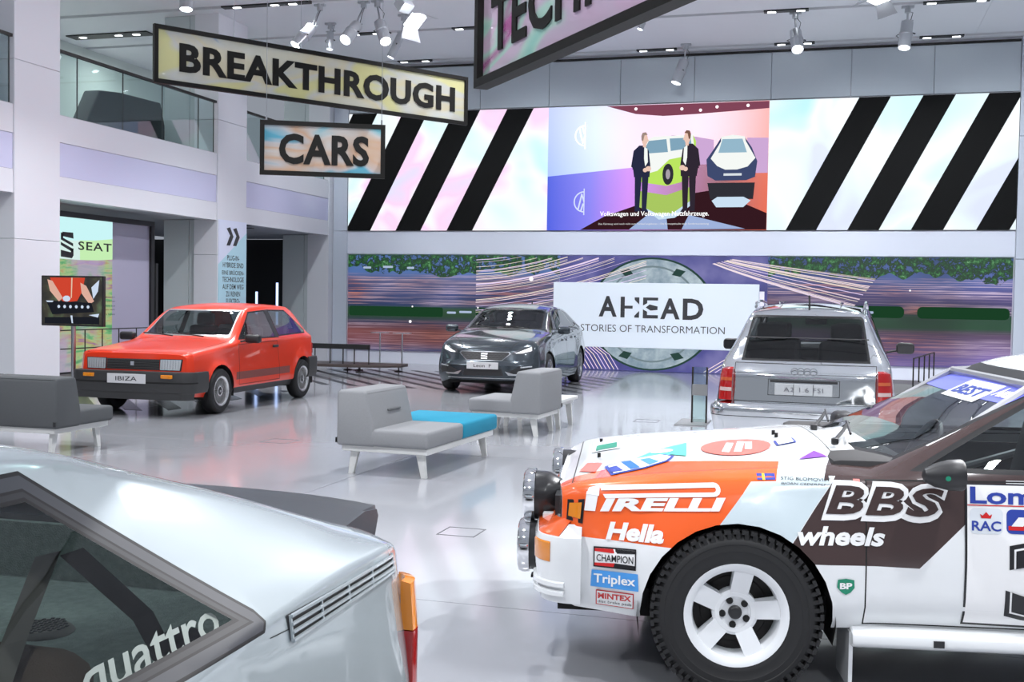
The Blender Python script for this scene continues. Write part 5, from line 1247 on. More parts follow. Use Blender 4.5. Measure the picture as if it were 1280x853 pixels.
def coupe():
    S_ = mat('silver_paint', (.42, .475, .50), .22, .45, coat=1.)
    root = thing('coupe', 'pale silver coupe with black rubber spoiler, in the left foreground', 'car', (-1.727, .124, 0), radians(271.2))
    b = Body(coupe_rows(), step=.06, nose=(.25, nose_c), tail=(.22, lambda z: .02 if z < .8 else -.01), bow=(.10, .08), rr=(.05, .014, .03)); b.mi(S_)
    AX = 1.243; AR = -1.281
    for ax in (AX, AR): b.flare(ax, .31, .36, .035, .22, .80)
    b.arch(AX, .31, .355); b.arch(AR, .31, .355)
    b.panel([(.755, .295), (.755, .862), (-.52, .885), (-.56, .295)], 1, side_f(.2, .9), 'door', .005)
    b.panel([(1.90, -.68), (1.90, .68), (.83, .715), (.83, -.715)], 2, lambda c, n: n.z > .5 and c.x > .5 and c.z < 1.0, 'bonnet', .005, False)
    b.window([(-.70, .902), (-.575, 1.262), (.575, 1.262), (.70, .902)], 0, lambda c, n: n.x > .12 and c.z > .86 and c.x < .80, 'windscreen', glass_d, seal, .034, .004, split=False)
    b.window([(.58, .895), (.10, 1.165), (-.12, 1.25), (-.42, 1.268), (-.42, .895)], 1, lambda c, n: abs(n.y) > .35 and c.z > .87, 'door_window', glass_d, seal, .018)
    # rear side window in its broad black frame
    Q = [(-.50, .925), (-.50, 1.278), (-1.225, 1.275), (-1.60, .985), (-1.615, .962), (-1.60, .945)]; qf = lambda c, n: abs(n.y) > .35 and c.z > .9
    for d_, m_ in ((0, seal), (.006, mat('frame_grey', (.035, .038, .048), .4, spec=.35)), (.024, seal), (.028, mat('frame_grey2', (.02, .021, .026), .4, spec=.3)), (.036, seal)): b.paint(b.cut(shrink(Q, d_) if d_ else Q, 1, qf), m_)
    b.window(shrink(Q, .042), 1, qf, 'quarter_window', glassmat('quarter_glass', (.72, .76, .74), .05), seal, 0)
    b.window([(-.55, 1.03), (-.51, 1.27), (.51, 1.27), (.55, 1.03)], 0, lambda c, n: n.x < -.1 and c.z > .99, 'rear_window', glass_t, seal, .02, split=False)
    b.bvh()
    # louvres behind the window
    m = MB()
    X0, X1 = -1.69, -2.215
    def on(x, z, d): p = b.side(d)(x, z); return p
    bk = bplas
    flat('louvre_recess', shp([(X0, .905), (X1, .912), (X1-.01, .945), (X0+.01, .955)]), b.side(.002), bk, root, cut=.05)
    for k in range(4):
        z = .906+.0148*k; pts = [on(X0+(X1-X0)*j/8, z-.002*(j/8)*k*.6+.006*(j/8)*(1 if k == 0 else 0), .006) for j in range(9)]
        m = MB(); m.tube(pts, .0042, 6); m.build('louvre', S_, root)
    for j in range(5):
        x = X0+(X1-X0)*j/4; m = MB(); m.tube([on(x, .905, .0045), on(x, .953, .0045)], .0035, 5); m.build('louvre_bar', S_, root)
    # joint line between pillar and flank
    flat('panel_joint', shp([(-1.615, .9325), (-1.69, .9285), (-1.69, .9265), (-1.615, .9305)]), b.side(.001), shut, root)
    # tail lamp wrapping the corner
    for sg in (1, -1):
        p = plan(2.27, .842, -2.425, .05, .10)
        p = p if sg > 0 else p[::-1]
        sweep(p[1:9], [(-.03, .76), (.002, .76), (-.006, .87), (-.03, .875)]).build('turn_lamp', amber, root)
        sweep(p[1:12], [(-.03, .62), (.002, .62), (.003, .757), (-.03, .757)]).build('tail_lamp', redl, root)
    sweep(plan(1.70, .85, -2.46, .05, .2), [(-.02, .36), (.02, .38), (.03, .55), (.02, .58), (-.1, .585), (-.1, .36)]).build('rear_bumper', mat('bumper_grey', (.12, .12, .13), .5), root)
    sweep(plan(1.56, .86, 2.07, .05, .2), [(-.02, .36), (.02, .38), (.03, .55), (.01, .64), (-.1, .64), (-.1, .36)]).build('front_bumper', mat('bumper_grey', (0, 0, 0)), root)
    # spoiler of dark rubber
    sp = mat('spoiler_rubber', (.04, .045, .055), .28)
    m = MB(); n = 20; prof = [(-2.10, 1.005), (-2.18, 1.01), (-2.38, 1.035), (-2.46, 1.035), (-2.475, 1.01), (-2.44, .93), (-2.30, .93)]
    rows = []
    for k in range(n+1):
        y = -.70+1.40*k/n; e = abs(y)/.70; dx = .06*e**3; dz = -.012*e**4
        rows.append([m._v((x+dx, y, z+dz)) for x, z in prof])
    for A, B_ in zip(rows, rows[1:]):
        for i in range(len(prof)): m._f([A[i], A[(i+1) % len(prof)], B_[(i+1) % len(prof)], B_[i]])
    m._f(rows[0]); m._f(rows[-1][::-1]); bmesh.ops.bevel(m.bm, geom=[e for e in m.bm.edges if abs(e.verts[0].co.y) > .695 and abs(e.verts[1].co.y) > .695], offset=.008, segments=2, affect='EDGES'); m.build('rear_spoiler', sp, root)
    m = MB(); m.lathe([(0, 1.0), (.014, 1.0), (.015, .975), (.008, .970), (.008, .95)], 12); o = m.build('washer_jet', chrome, root, (-2.27, .68, -.005)); 
    # window sticker, in outlined slanting letters
    t2, fs = text2d('quattro', .345, .060, .012, .3, .98)
    def gl(u, v):
        x = -1.165-u; z = .953+v; return b.side(-.012)(x, z)
    flat('window_sticker', (t2, fs), gl, mat('sticker_grey', (.55, .56, .55), .5), root, cut=.05)
    # mirrors, handles
    for sg in (1, -1): mirror(root, (.50, sg*.94, .93), (.12, .18, .10), bplas, chrome, sg)
    # cabin with brown rear seat, parcel shelf of grey felt, belt and speaker
    brown = mat('velour_brown', (.16, .115, .085), .9, bump=.2, bscale=300, vary=.2, vscale=8)
    feltg = mat('felt_green_grey', (.26, .32, .29), .95, bump=.6, bscale=260, vary=.35, vscale=60)
    tub(root, -1.5, .80, .76, .34, .84, mat('cabin_brown', (.06, .045, .035), .85))
    m = MB(); m.box((.70, 0, .86), (.34, 1.42, .14), .04, 2); m.build('dashboard', trimd, root); steering(root, (.44, .34, .88), -.45)
    for y_ in (.36, -.36): seat(root, -.05, y_, .42, brown, .50)
    m = MB(); m.box((-1.02, 0, .48), (.5, 1.3, .2), .05, 3); m.at((-1.27, 0, .52), ry=-.35)
    m.box((0, .33, .20), (.16, .56, .50), .06, 4, .9); m.box((0, -.33, .20), (.16, .56, .50), .06, 4, .9); m.M = Matrix.Identity(4); m.build('rear_seat', brown, root, sharp=60)
    m = MB(); m.boxm((-2.1, -.70, .80), (-1.36, .70, .86)); m.build('parcel_shelf', feltg, root)
    m = MB(); m.prism([(-1.36, .40), (-2.1, .40), (-2.1, .86), (-1.36, .86)], 1, -.745, -.715); m.build('side_felt', feltg, root)
    m = MB(); m.prism([(-1.0, .9), (-1.55, .9), (-1.15, 1.25), (-1.0, 1.25)], 1, -.70, -.68) if 0 else m.boxm((-2.1, -.70, .86), (-2.08, .70, .99)); m.build('rear_felt', feltg, root)
    m = MB(); m.lathe([(0, .012), (.05, .012), (.06, .004), (.062, 0)], 24); sk = m.build('speaker', mat('speaker_grey', (.16, .155, .14), .6), root, (-1.72, .26, .861))
    m = MB()
    for i in range(-4, 5):
        for j in range(-4, 5):
            if i*i+j*j < 18: m.box((i*.012, j*.012, .013), (.006, .006, .002))
    go = m.build('speaker_grille', bplas, sk); go['kind'] = 'stuff'
    beltm = mat('belt_grey', (.20, .19, .17), .6)
    m = MB()
    pts = [(-1.36, .56, 1.12), (-1.28, .56, 1.00), (-1.22, .54, .84), (-1.10, .48, .62)]
    for a, c in zip(pts, pts[1:]): m.poly3([(a[0]-.02, a[1], a[2]), (a[0]+.03, a[1]-.01, a[2]), (c[0]+.03, c[1]-.01, c[2]), (c[0]-.02, c[1], c[2])])
    m.build('seat_belt', beltm, root)
    m = MB(); pts = [(-1.38, .58, 1.12), (-1.52, .62, .98), (-1.60, .62, .87)]
    for a, c in zip(pts, pts[1:]): m.poly3([(a[0]-.03, a[1], a[2]), (a[0]+.03, a[1], a[2]), (c[0]+.03, c[1], c[2]), (c[0]-.03, c[1], c[2])])
    m.build('belt_strap', mat('belt_dark', (.05, .045, .04), .6), root)
    m = MB(); m.box((-1.66, .60, .885), (.10, .07, .05), .02, 3); m.build('belt_reel', bplas, root)
    for ax in (AX, AR):
        for sg in (1, -1): well(root, ax, .31, .372, sg*.855, sg*.55)
    chassis(root, -2.1, 1.95, .66, .26, .36)
    b.build(root)
    wp = wheel_parts('star', .315, .20, .195, mat('rim_silver', (.6, .61, .62), .3, .6))
    make_wheels(root, [(AX, .775, .315), (AX, -.775, .315), (AR, .775, .315), (AR, -.775, .315)], wp)
coupe()
# ---------------------------------------------------------------- red hatchback
def red_hatch():
    P_ = mat('red_paint', (.78, .040, .008), .28, coat=.6, spec=.35); Pk = mat('flank_grey_red', (.22, .055, .045), .5)
    root = thing('hatchback', 'bright red boxy three door hatchback with black bumpers', 'car', (-8.47, 13.93, 0), radians(272.3)); root.scale = (1.02,)*3
    rows = [(1.93, .28, .72, .5, .70, .74, .62, .765, .775), (1.84, .25, .785, .5, .76, .765, .69, .79, .80), (1.2, .22, .80, .5, .775, .83, .70, .855, .885), (.84, .22, .80, .5, .78, .865, .70, .895, .93),
            (.72, .22, .80, .5, .78, .875, .70, .93, .98), (.20, .22, .80, .5, .78, .885, .60, 1.275, 1.32), (.04, .22, .80, .5, .78, .885, .575, 1.32, 1.36), (-.5, .22, .80, .5, .78, .89, .57, 1.35, 1.39), (-1.10, .22, .80, .5, .78, .91, .57, 1.34, 1.375),
            (-1.28, .24, .80, .5, .78, .915, .58, 1.28, 1.31), (-1.60, .28, .79, .5, .77, .92, .65, .97, .99), (-1.68, .30, .76, .5, .74, .86, .64, .90, .91)]
    b = Body(rows, nose=(.2, lambda z: (z-.55)*-.10), tail=(.15, lambda z: 0), bow=(.05, .05)); b.mi(P_)
    AX, AR, R = 1.224, -1.224, .285
    for ax in (AX, AR): b.flare(ax, .285, .34, .022, .06)
    b.arch(AX, .285, .335); b.arch(AR, .285, .335)
    for sg in (1, -1):
        b.paint(b.cut([(.80, .40), (-.80, .40), (-.80, .50), (.80, .50)], 1, side_f(.2, .8, sg)), Pk)
        b.paint(b.cut([(.9, .20), (-.9, .20), (-.9, .30), (.9, .30)], 1, side_f(.1, .8, sg, .2)), bplas)
    b.panel([(.72, .33), (.72, .86), (-.42, .875), (-.48, .33)], 1, side_f(.2, .88), 'door', .007)
    b.panel([(1.86, -.68), (1.86, .68), (.85, .68), (.85, -.68)], 2, lambda c, n: n.z > .5 and c.x > .5 and c.z < 1.0, 'bonnet', .007, False)
    b.window([(-.63, .955), (-.55, 1.30), (.55, 1.30), (.63, .955)], 0, lambda c, n: n.x > .12 and c.z > .93 and c.x < .95, 'windscreen', glass_d, mat('screen_trim', (.45, .45, .45), .3, .8), .018, .002, split=False)
    b.window([(.66, .915), (.13, 1.275), (-.36, 1.30), (-.40, .915)], 1, lambda c, n: abs(n.y) > .3 and c.z > .88, 'door_window', glass_d, seal, .018)
    fs = b.cut([(-.40, .915), (-.36, 1.30), (-.46, 1.305), (-.50, .915)], 1, lambda c, n: abs(n.y) > .3 and c.z > .88); b.paint(fs, bplas)
    b.window([(-.50, .93), (-.46, 1.305), (-1.00, 1.295), (-1.42, 1.0), (-1.38, .955)], 1, lambda c, n: abs(n.y) > .3 and c.z > .88, 'quarter_window', glass_d, seal, .018)
    b.window([(-.50, 1.0), (-.47, 1.28), (.47, 1.28), (.50, 1.0)], 0, lambda c, n: n.x < -.3 and c.z > .97, 'rear_window', glass_t, seal, .02, split=False)
    b.bvh(); fr = b.front(.006)
    # front: slatted grille between square lamps
    flat('grille_back', shp([(-.36, .575), (.36, .575), (.36, .705), (-.36, .705)]), b.front(.003), bplas, root, cut=.06)
    for k in range(7):
        z = .585+.0185*k; p = b.front(.012); m = MB(); m.tube([p(-.36+.09*j, z) for j in range(9)], .0045, 5); m.build('grille_slat', mat('slat_grey', (.08, .08, .08), .4), root)
    m = MB(); pc = b.front(.018)(0, .648); m.box(pc, (.012, .052, .052), .004, 1); m.build('maker_badge', chrome, root)
    for sg in (-1, 1):
        q = [(sg*.375, .578), (sg*.63, .578), (sg*.645, .705), (sg*.375, .705)]
        flat('lamp_surround', shp([(sg*.365, .57), (sg*.645, .57), (sg*.66, .712), (sg*.365, .712)]), b.front(.004), bplas, root, cut=.06)
        o = flat('headlamp', shp(q), b.front(.012), clearl, root, cut=.04)
        flat('lamp_rib', shp(*[[(sg*(.40+.035*k), .582), (sg*(.404+.035*k), .582), (sg*(.404+.035*k), .70), (sg*(.40+.035*k), .70)] for k in range(7)]), b.front(.014), mat('lamp_inner', (.50, .52, .54), .2, .8), o)
    path = plan(1.58, .80, 2.02, .05, .14)
    bp = sweep(path, [(-.02, .30), (.015, .30), (.035, .36), (.04, .50), (.03, .555), (-.08, .56), (-.08, .30)]).build('front_bumper', mat('bumper_black', (.035, .035, .036), .5), root)
    sweep(path[3:-3], [(-.04, .215), (.0, .22), (.02, .30), (-.04, .30)]).build('air_dam', mat('bumper_black', (0, 0, 0)), bp)
    sweep(path[2:-2], [(.036, .42), (.046, .425), (.046, .435), (.036, .44)]).build('bumper_groove', shut, bp)
    for sg in (-1, 1):
        m = MB(); m.box((2.044, sg*.53, .505), (.03, .15, .045), .006, 1); m.build('turn_signal', amber, bp)
    plate(root, 2.064, -.26, .26, .415, .53, 'IBIZA', 1)
    sweep(plan(1.38, .80, -1.80, .05, .14), [(-.02, .30), (.015, .30), (.035, .36), (.04, .56), (.03, .60), (-.08, .605), (-.08, .30)]).build('rear_bumper', mat('bumper_black', (0, 0, 0)), root)
    for sg in (-1, 1):
        m = MB(); m.box((-1.695, sg*.64, .72), (.05, .2, .16), .01, 2); m.build('tail_lamp', redl, root)
        mirror(root, (.60, sg*.93, .93), (.10, .22, .11), bplas, chrome, sg); handle(root, -.33, .79*sg, .80, bplas, sg)
        flat('door_lock_dots', shp(*[ngon(.63-.03*k, .80-.05*k, .014, n=8) for k in range(0)] or [[(.6, .8), (.59, .8), (.59, .79)]]), b.side(.003, sg), bplas, root)
        for ax in (AX, AR): well(root, ax, .285, .35, sg*.80, sg*.52)
    for y0_, y1_ in ((.35, -.15), (-.10, -.58)):
        m = MB(); m.tube([(.86, y0_, .955), (.80, (y0_+y1_)/2, .975), (.77, y1_, .985)], .009, 6); m.build('wiper', bplas, root)
    tub(root, -1.3, .78, .73, .28, .86, trimd); m = MB(); m.box((.62, 0, .86), (.34, 1.34, .13), .04, 2); m.build('dashboard', trimd, root); steering(root, (.38, .34, .90), -.5)
    for y_ in (.34, -.34): seat(root, -.08, y_, .42, cloth_s, .48)
    seat(root, -.9, 0, .42, cloth_s, 1.2, False)
    chassis(root, -1.5, 1.8, .62, .20, .32)
    b.build(root)
    make_wheels(root, [(AX, .735, R), (AX, -.735, R), (AR, .735, R), (AR, -.735, R)], wheel_parts('fins', R, .165, .185, mat('rim_bright', (.72, .72, .72), .25, .8)))
red_hatch()
# ---------------------------------------------------------------- modern dark hatchback
def dark_hatch():
    P_ = mat('dark_grey_paint', (.045, .058, .07), .2, .5, coat=1.)
    root = thing('hatchback', 'modern dark grey metallic hatchback facing the camera before the mural', 'car', (-5.47, 19.15, 0), radians(272.0))
    rows = [(2.20, .24, .62, .5, .58, .64, .5, .70, .72), (2.10, .19, .78, .5, .70, .70, .60, .765, .79), (1.85, .17, .865, .5, .80, .80, .68, .85, .885), (1.2, .16, .895, .55, .83, .92, .72, .965, 1.01), (.98, .16, .90, .55, .84, .94, .71, .985, 1.045),
            (.60, .16, .90, .55, .845, .955, .68, 1.14, 1.21), (.15, .16, .90, .55, .85, .965, .62, 1.34, 1.40), (-.4, .16, .90, .55, .85, .98, .59, 1.41, 1.46), (-1.2, .17, .905, .56, .85, 1.0, .57, 1.375, 1.42), (-1.6, .2, .90, .58, .84, 1.02, .60, 1.28, 1.32), (-2.0, .28, .88, .6, .80, 1.0, .68, 1.03, 1.05), (-2.14, .32, .80, .6, .74, .93, .62, .95, .97)]
    b = Body(rows, nose=(.45, lambda z: .04 if z < .5 else -(z-.5)*.35), tail=(.2, lambda z: 0), bow=(.30, .08), rr=(.10, .09, .09)); b.mi(P_)
    AX, AR, R = 1.343, -1.343, .325
    for ax in (AX, AR): b.flare(ax, .325, .36, .025, .2, .9)
    b.arch(AX, .325, .365); b.arch(AR, .325, .365)
    b.panel([(.90, .30), (.90, .945), (-.15, .965), (-.15, .30)], 1, side_f(.2, .965), 'door', .007)
    b.panel([(-.16, .30), (-.16, .965), (-.85, .985), (-1.02, .75), (-.95, .30)], 1, side_f(.2, .985), 'rear_door', .007)
    b.panel([(2.06, -.42), (2.06, .42), (1.6, .66), (1.08, .66), (1.08, -.66), (1.6, -.66)], 2, lambda c, n: n.z > .4 and c.x > .9 and c.z < 1.06, 'bonnet', .007, False)
    b.window([(-.64, 1.03), (-.56, 1.365), (.56, 1.365), (.64, 1.03)], 0, lambda c, n: n.x > .12 and c.z > 1.0 and c.x < 1.1, 'windscreen', glass_d, seal, .02, .002, split=False)
    for poly, nm in (([(.78, 1.02), (.55, 1.12), (.12, 1.325), (-.14, 1.365), (-.14, 1.02)], 'door_window'), ([(-.19, 1.02), (-.19, 1.37), (-.85, 1.365), (-1.02, 1.04)], 'rear_door_window'), ([(-1.07, 1.045), (-.92, 1.355), (-1.25, 1.30), (-1.52, 1.10)], 'quarter_window')):
        b.window(poly, 1, lambda c, n: abs(n.y) > .3 and c.z > .98, nm, glass_t, seal, .015)
    b.bvh(); F = b.front
    def FP(poly, d, m_, name, par=root, cut=.05): return flat(name, shp(*poly) if isinstance(poly[0], list) else shp(poly), F(d), m_, par, cut=cut)
    gr = FP([(-.40, .695), (.40, .695), (.43, .665), (.30, .55), (-.30, .55), (-.43, .665)], .004, chrome if 0 else mat('grille_rim', (.35, .36, .38), .25, .9), 'grille_rim')
    FP([(-.385, .685), (.385, .685), (.41, .662), (.29, .56), (-.29, .56), (-.41, .662)], .008, bplas, 'grille', gr)
    hexs = []
    for j in range(4):
        for i in range(-6, 7):
            y = i*.062+(.031 if j % 2 else 0); z = .578+j*.030
            if abs(y) < .30+(z-.56)*.9: hexs += stripes([(y-.028, z), (y-.012, z+.011), (y+.012, z+.011), (y+.028, z)], .005)
    FP(hexs, .011, mat('mesh_grey', (.07, .07, .075), .4), 'grille_mesh', gr, 0)
    FP([[(-.055, .668), (.055, .668), (.05, .640), (-.055, .650)], [(-.055, .640), (.055, .625), (.055, .605), (-.055, .618)], [(-.05, .600), (.055, .590), (.055, .575), (-.05, .575)]], .016, mat('badge_grey', (.38, .39, .40), .25, .9), 'maker_badge', gr, 0)
    led = emis('headlamp_led', (.95, .98, 1), 2.2)
    for sg in (-1, 1):
        FP([(sg*.42, .655), (sg*.60, .66), (sg*.76, .70), (sg*.74, .79), (sg*.50, .715)], .006, mat('lamp_inner2', (.10, .10, .11), .15, .6, coat=1), 'headlamp')
        FP([(sg*.50, .672), (sg*.60, .675), (sg*.735, .715), (sg*.725, .775), (sg*.60, .715)], .010, led, 'daylight_lamp')
        FP([(sg*.38, .36), (sg*.76, .34), (sg*.80, .43), (sg*.60, .46), (sg*.48, .41)], .004, bplas, 'air_intake')
        FP([(sg*.36, .385), (sg*.50, .345), (sg*.66, .345), (sg*.62, .32), (sg*.42, .32)], .010, mat('silver_trim', (.6, .61, .63), .3, .8), 'bumper_blade')
        FP([(sg*.60, .44), (sg*.76, .455), (sg*.76, .475), (sg*.60, .46)], .010, clearl, 'fog_lamp')
        mirror(root, (.70, sg*1.0, 1.02), (.13, .22, .13), P_, chrome, sg); handle(root, .0, .895*sg, .84, P_, sg); handle(root, -.82, .895*sg, .87, P_, sg)
        for ax in (AX, AR): well(root, ax, .325, .375, sg*.89, sg*.6)
    FP([(-.34, .31), (.34, .31), (.30, .42), (-.30, .42)], .005, bplas, 'lower_grille'); FP([(-.60, .265), (.60, .265), (.60, .275), (-.60, .275)], .012, mat('silver_trim', (0, 0, 0)), 'splitter_line')
    plate(root, F(.02)(0, .46)[0]+.01, -.26, .26, .415, .525, 'Leon  F', 1)
    for y0_, y1_ in ((.45, -.1), (-.1, -.6)):
        m = MB(); m.tube([(1.02, y0_, 1.045), (.95, (y0_+y1_)/2, 1.07), (.92, y1_, 1.06)], .009, 6); m.build('wiper', bplas, root)
    tub(root, -1.6, .88, .80, .26, .94, trimd); m = MB(); m.box((.70, 0, .95), (.40, 1.5, .14), .04, 2); m.build('dashboard', trimd, root); steering(root, (.42, .38, .98), -.5)
    for y_ in (.38, -.38): seat(root, -.1, y_, .46, cloth_s, .52)
    seat(root, -.95, 0, .48, cloth_s, 1.3, False)
    m = MB(); m.box((.30, 0, 1.30), (.03, .22, .06), .01, 2); m.build('rear_view_mirror', bplas, root)
    m = MB(); m.tube([(-1.1, 0, 1.42), (-1.16, 0, 1.50)], .012, 6); m.build('roof_aerial', bplas, root)
    for sg in (-1, 1):
        m = MB(); m.box((-2.10, sg*.62, .84), (.08, .36, .10), .02, 2); m.build('tail_lamp', redl, root)
    chassis(root, -1.9, 2.0, .66, .17, .30)
    b.build(root)
    make_wheels(root, [(AX, .80, R), (AX, -.80, R), (AR, .80, R), (AR, -.80, R)], wheel_parts('spoke', R, .21, .225, mat('rim_grey', (.45, .45, .46), .25, .8)))
dark_hatch()
# ---------------------------------------------------------------- polished aluminium compact seen from behind
def chrome_hatch():
    g = NT('polished_aluminium'); v = g.obj(); n_ = g.noise(v, 3.0, 2); bp = g.n('Bump'); bp.inputs['Strength'].default_value = .22; bp.inputs['Distance'].default_value = .03; g.l(n_, bp.inputs['Height']); g.l(bp.outputs[0], g.b.inputs['Normal'])
    g.b.inputs['Base Color'].default_value = (.84, .86, .87, 1); g.b.inputs['Metallic'].default_value = 1; g.b.inputs['Roughness'].default_value = .07; P_ = g.m
    a = radians(88.5); root = thing('hatchback', 'small hatchback of mirror polished bare metal, seen from behind', 'car', (-.274+1.87*cos(a), 10.854+1.87*sin(a), 0), a)
    rows = [(1.93, .25, .60, .5, .56, .60, .5, .64, .66), (1.75, .2, .76, .5, .70, .74, .62, .80, .83), (1.3, .19, .825, .5, .77, .88, .68, 1.0, 1.04), (.9, .19, .835, .55, .79, .93, .66, 1.20, 1.25), (.45, .19, .835, .55, .79, .95, .60, 1.40, 1.45), (0, .19, .835, .55, .79, .95, .575, 1.49, 1.54), (-.6, .19, .835, .55, .79, .96, .56, 1.50, 1.55), (-1.15, .2, .835, .55, .785, .97, .55, 1.47, 1.52),
            (-1.42, .22, .835, .58, .785, .975, .555, 1.425, 1.47), (-1.60, .24, .83, .6, .785, .98, .62, 1.22, 1.26), (-1.74, .26, .83, .6, .78, .975, .70, 1.00, 1.03), (-1.86, .30, .82, .6, .77, .88, .70, .92, .95)]
    b = Body(rows, nose=(.4, lambda z: 0), tail=(.25, lambda z: .03 if z < .58 else .03-(z-.58)*.10-max(0, z-.86)*.55), bow=(.2, .10), rr=(.10, .08, .06)); b.mi(P_)
    AX, AR, R = 1.20, -1.20, .295
    for ax in (AX, AR): b.flare(ax, .295, .33, .02, .12, .9)
    b.arch(AX, .295, .335); b.arch(AR, .295, .335)
    b.window([(-.60, .985), (-.525, 1.40), (-.50, 1.425), (.50, 1.425), (.525, 1.40), (.60, .985)], 0, lambda c, n: n.x < -.2 and c.z > .95 and c.x < -1.0, 'rear_window', glassmat('rear_glass', (.36, .38, .38), .06), seal, .02, .002, split=False)
    for poly, nm in (([(1.05, 1.0), (.40, 1.36), (-.10, 1.43), (-.10, 1.0)], 'door_window'), ([(-.15, 1.0), (-.15, 1.43), (-.85, 1.43), (-.95, 1.0)], 'rear_door_window'), ([(-1.0, 1.01), (-.95, 1.42), (-1.20, 1.40), (-1.38, 1.1), (-1.40, 1.02)], 'quarter_window')):
        b.window(poly, 1, lambda c, n: abs(n.y) > .3 and c.z > .96, nm, glass_t, seal, .015)
    b.window([(-.64, 1.08), (-.56, 1.42), (.56, 1.42), (.64, 1.08)], 0, lambda c, n: n.x > .2 and c.z > 1.0 and c.x > .2, 'windscreen', glass_d, seal, .02, 0, split=False)
    # tail gate: shut line, plate recess
    b.panel([(-.655, .60), (-.655, .965), (.655, .965), (.655, .60)], 0, lambda c, n: n.x < -.35 and .5 < c.z < 1.0 and c.x < -1.5, 'tailgate', .006, False)
    b.bvh(); R_ = lambda d: b.front(d, -1)
    def RP(poly, d, m_, name, par=root, cut=.05): return flat(name, shp(*poly) if isinstance(poly[0], list) else shp(poly), R_(d), m_, par, cut=cut)
    RP([(-.33, .665), (.33, .665), (.33, .82), (-.33, .82)], .003, shut, 'plate_recess_line'); RP([(-.325, .67), (.325, .67), (.325, .815), (-.325, .815)], .005, mat('recess_metal', (.75, .77, .78), .15, 1), 'plate_recess')
    RP([(-.31, .79), (.31, .79), (.31, .812), (-.31, .812)], .010, bplas, 'plate_light_bar')
    xr = R_(.02)(0, .72)[0]
    o = MB(); o.boxm((xr-.012, -.265, .672), (xr, .265, .782), .003, 1); po = o.build('number_plate', mat('plate_silver', (.66, .68, .69), .25, .6), root)
    for yy in (-.09, .09): m = MB(); m.boxm((xr-.014, yy-.002, .675), (xr-.012, yy+.002, .78)); m.build('plate_groove', shut, po)
    t2, fs = text2d('A2 1.6 FSI', .36, .042, .0, space=1.1); flat('plate_text', t2 and (t2, fs), lambda u, v: (xr-.016, .18-u, .706+v), mat('letter_grey', (.10, .10, .12), .4), po)
    for k in range(4):
        yy = -.087+.058*k; p = R_(.01)(yy, .895); m = MB(); m.aim(p, (-1, 0, .12)); m.lathe([(.028, 0), (.037, 0), (.037, .008), (.028, .008)], 24); m.M = Matrix.Identity(4); m.build('ring_emblem', chrome, root)
    RP([(-.66, .868), (.66, .868), (.66, .8715), (-.66, .8715)], .002, shut, 'spoiler_seam')
    ol = mat('lamp_orange_red', (.5, .10, .03), .12, coat=.8)
    path = plan(1.60, .80, -1.905, .05, .13)
    for sg in (1, -1):
        p = path if sg > 0 else path[::-1]
        lp = sweep(p[2:11], [(-.05, .60), (.016, .605), (.010, .70), (-.004, .84), (-.02, .90), (-.07, .92)]).build('tail_lamp', redl, root)
        sweep(p[5:11], [(-.01, .69), (.0135, .69), (.010, .725), (-.01, .725)]).build('reversing_lamp', mat('lamp_pale', (.55, .42, .40), .2, coat=.6), lp)
        sweep(p[5:11], [(-.02, .79), (.004, .79), (.001, .82), (-.02, .82)]).build('turn_lamp', ol, lp)
        mirror(root, (.78, sg*.98, 1.05), (.12, .20, .13), bplas, mat('mirror_dark', (.025, .025, .028), .08, .3), sg)
        m = MB(); m.tube([(.45, sg*.555, 1.50), (.3, sg*.55, 1.545), (-.4, sg*.54, 1.57), (-1.0, sg*.535, 1.545), (-1.12, sg*.53, 1.50)], .014, 8); m.build('roof_rail', P_, root)
        for ax in (AX, AR): well(root, ax, .295, .345, sg*.825, sg*.55)
    for y in (-.3, .3):
        m = MB(); m.box((-.5, y, 1.553), (1.1, .012, .02), .004, 1); m.build('roof_rib', P_, root)
    sweep(plan(1.45, .835, -1.95, .05, .16), [(-.02, .26), (.01, .28), (.03, .40), (.05, .50), (.045, .545), (.02, .575), (-.08, .60), (-.08, .26)]).build('rear_bumper', P_, root)
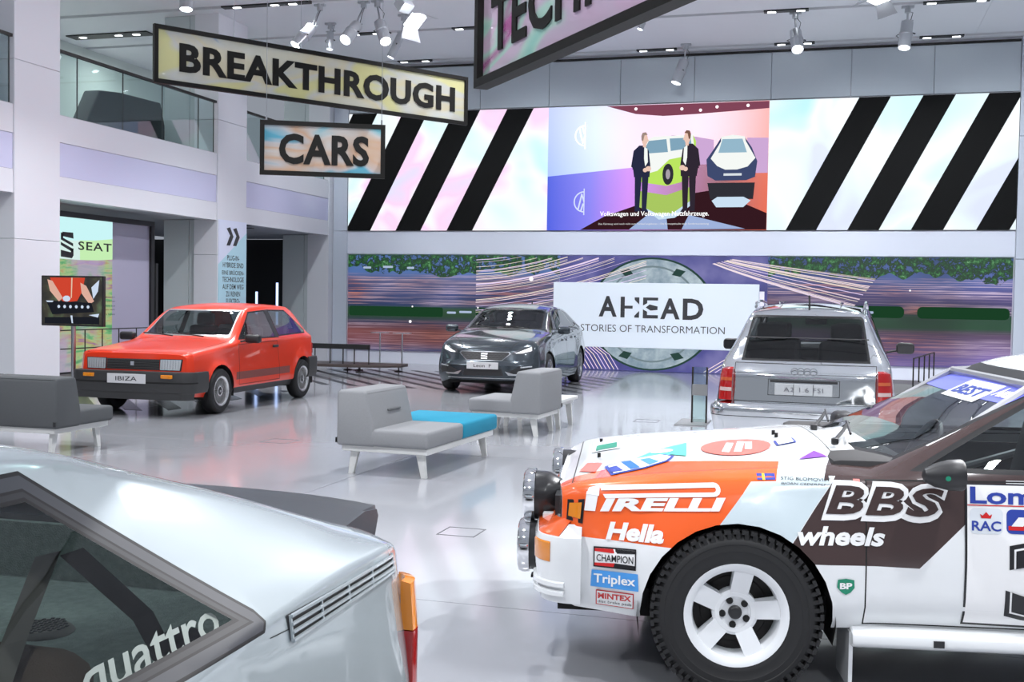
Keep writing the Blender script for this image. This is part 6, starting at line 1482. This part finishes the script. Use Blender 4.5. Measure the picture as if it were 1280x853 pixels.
    sweep(plan(1.45, .835, -1.95, .05, .16), [(.02, .455), (.0445, .457), (.0455, .463), (.02, .465)]).build('bumper_seam', shut, root)
    RP([(-.58, 1.205), (.58, 1.205), (.575, 1.213), (-.575, 1.213)], .004, bplas, 'window_divider')
    m = MB(); m.tube([(-1.1, 0, 1.52), (-1.22, 0, 1.62)], .01, 6); m.box((-1.1, 0, 1.52), (.05, .03, .02)); m.build('roof_aerial', bplas, root)
    tub(root, -1.4, .85, .74, .24, .93, trimd); m = MB(); m.box((.75, 0, .98), (.4, 1.4, .14), .04, 2); m.build('dashboard', trimd, root)
    for y_ in (.36, -.36): seat(root, .15, y_, .52, cloth_s, .5); seat(root, -.75, y_, .52, cloth_s, .56)
    m = MB(); m.box((.45, 0, 1.34), (.03, .24, .07), .01, 2); m.build('rear_view_mirror', bplas, root)
    chassis(root, -1.7, 1.7, .62, .20, .32)
    b.build(root)
    make_wheels(root, [(AX, .745, R), (AX, -.745, R), (AR, .745, R), (AR, -.745, R)], wheel_parts('spoke', R, .165, .205, mat('rim_silver2', (.6, .61, .62), .3, .8)))
chrome_hatch()
# two slim glowing tubes in the dark passage
for x, y, h, lab in ((-13.95, 25.0, 1.62, 'slim bluish glowing tube in the dark passage, left one'), (-13.38, 25.0, 1.85, 'slim bluish glowing tube in the dark passage, right one')):
    t = thing('light_tube', lab, 'lamp', (x, y, 0), 0, 'glowing tubes in the passage')
    m = MB(); m.tube([(0, 0, .05), (0, 0, h)], .03, 10); m.build('tube', emis('tube_glow', (.45, .6, 1), 2.2), t)
    m = MB(); m.lathe([(0, 0), (.1, 0), (.1, .05), (0, .05)], 16); m.build('foot', rail_m, t)
for o in D.objects:
    if o.type == 'MESH' and o.parent and o.name.split('.')[0] in ('light_trails', 'print_glints', 'printed_cars', 'printed_hedge', 'picture_arm', 'picture_chrome', 'picture_engine', 'studio_lamps', 'lamp_rib', 'grille_mesh', 'wheel_print_ring', 'floor_sheen', 'far_hills', 'maker_badge', 'bonnet_sticker', 'speaker_grille'):
        o['kind'] = 'stuff'
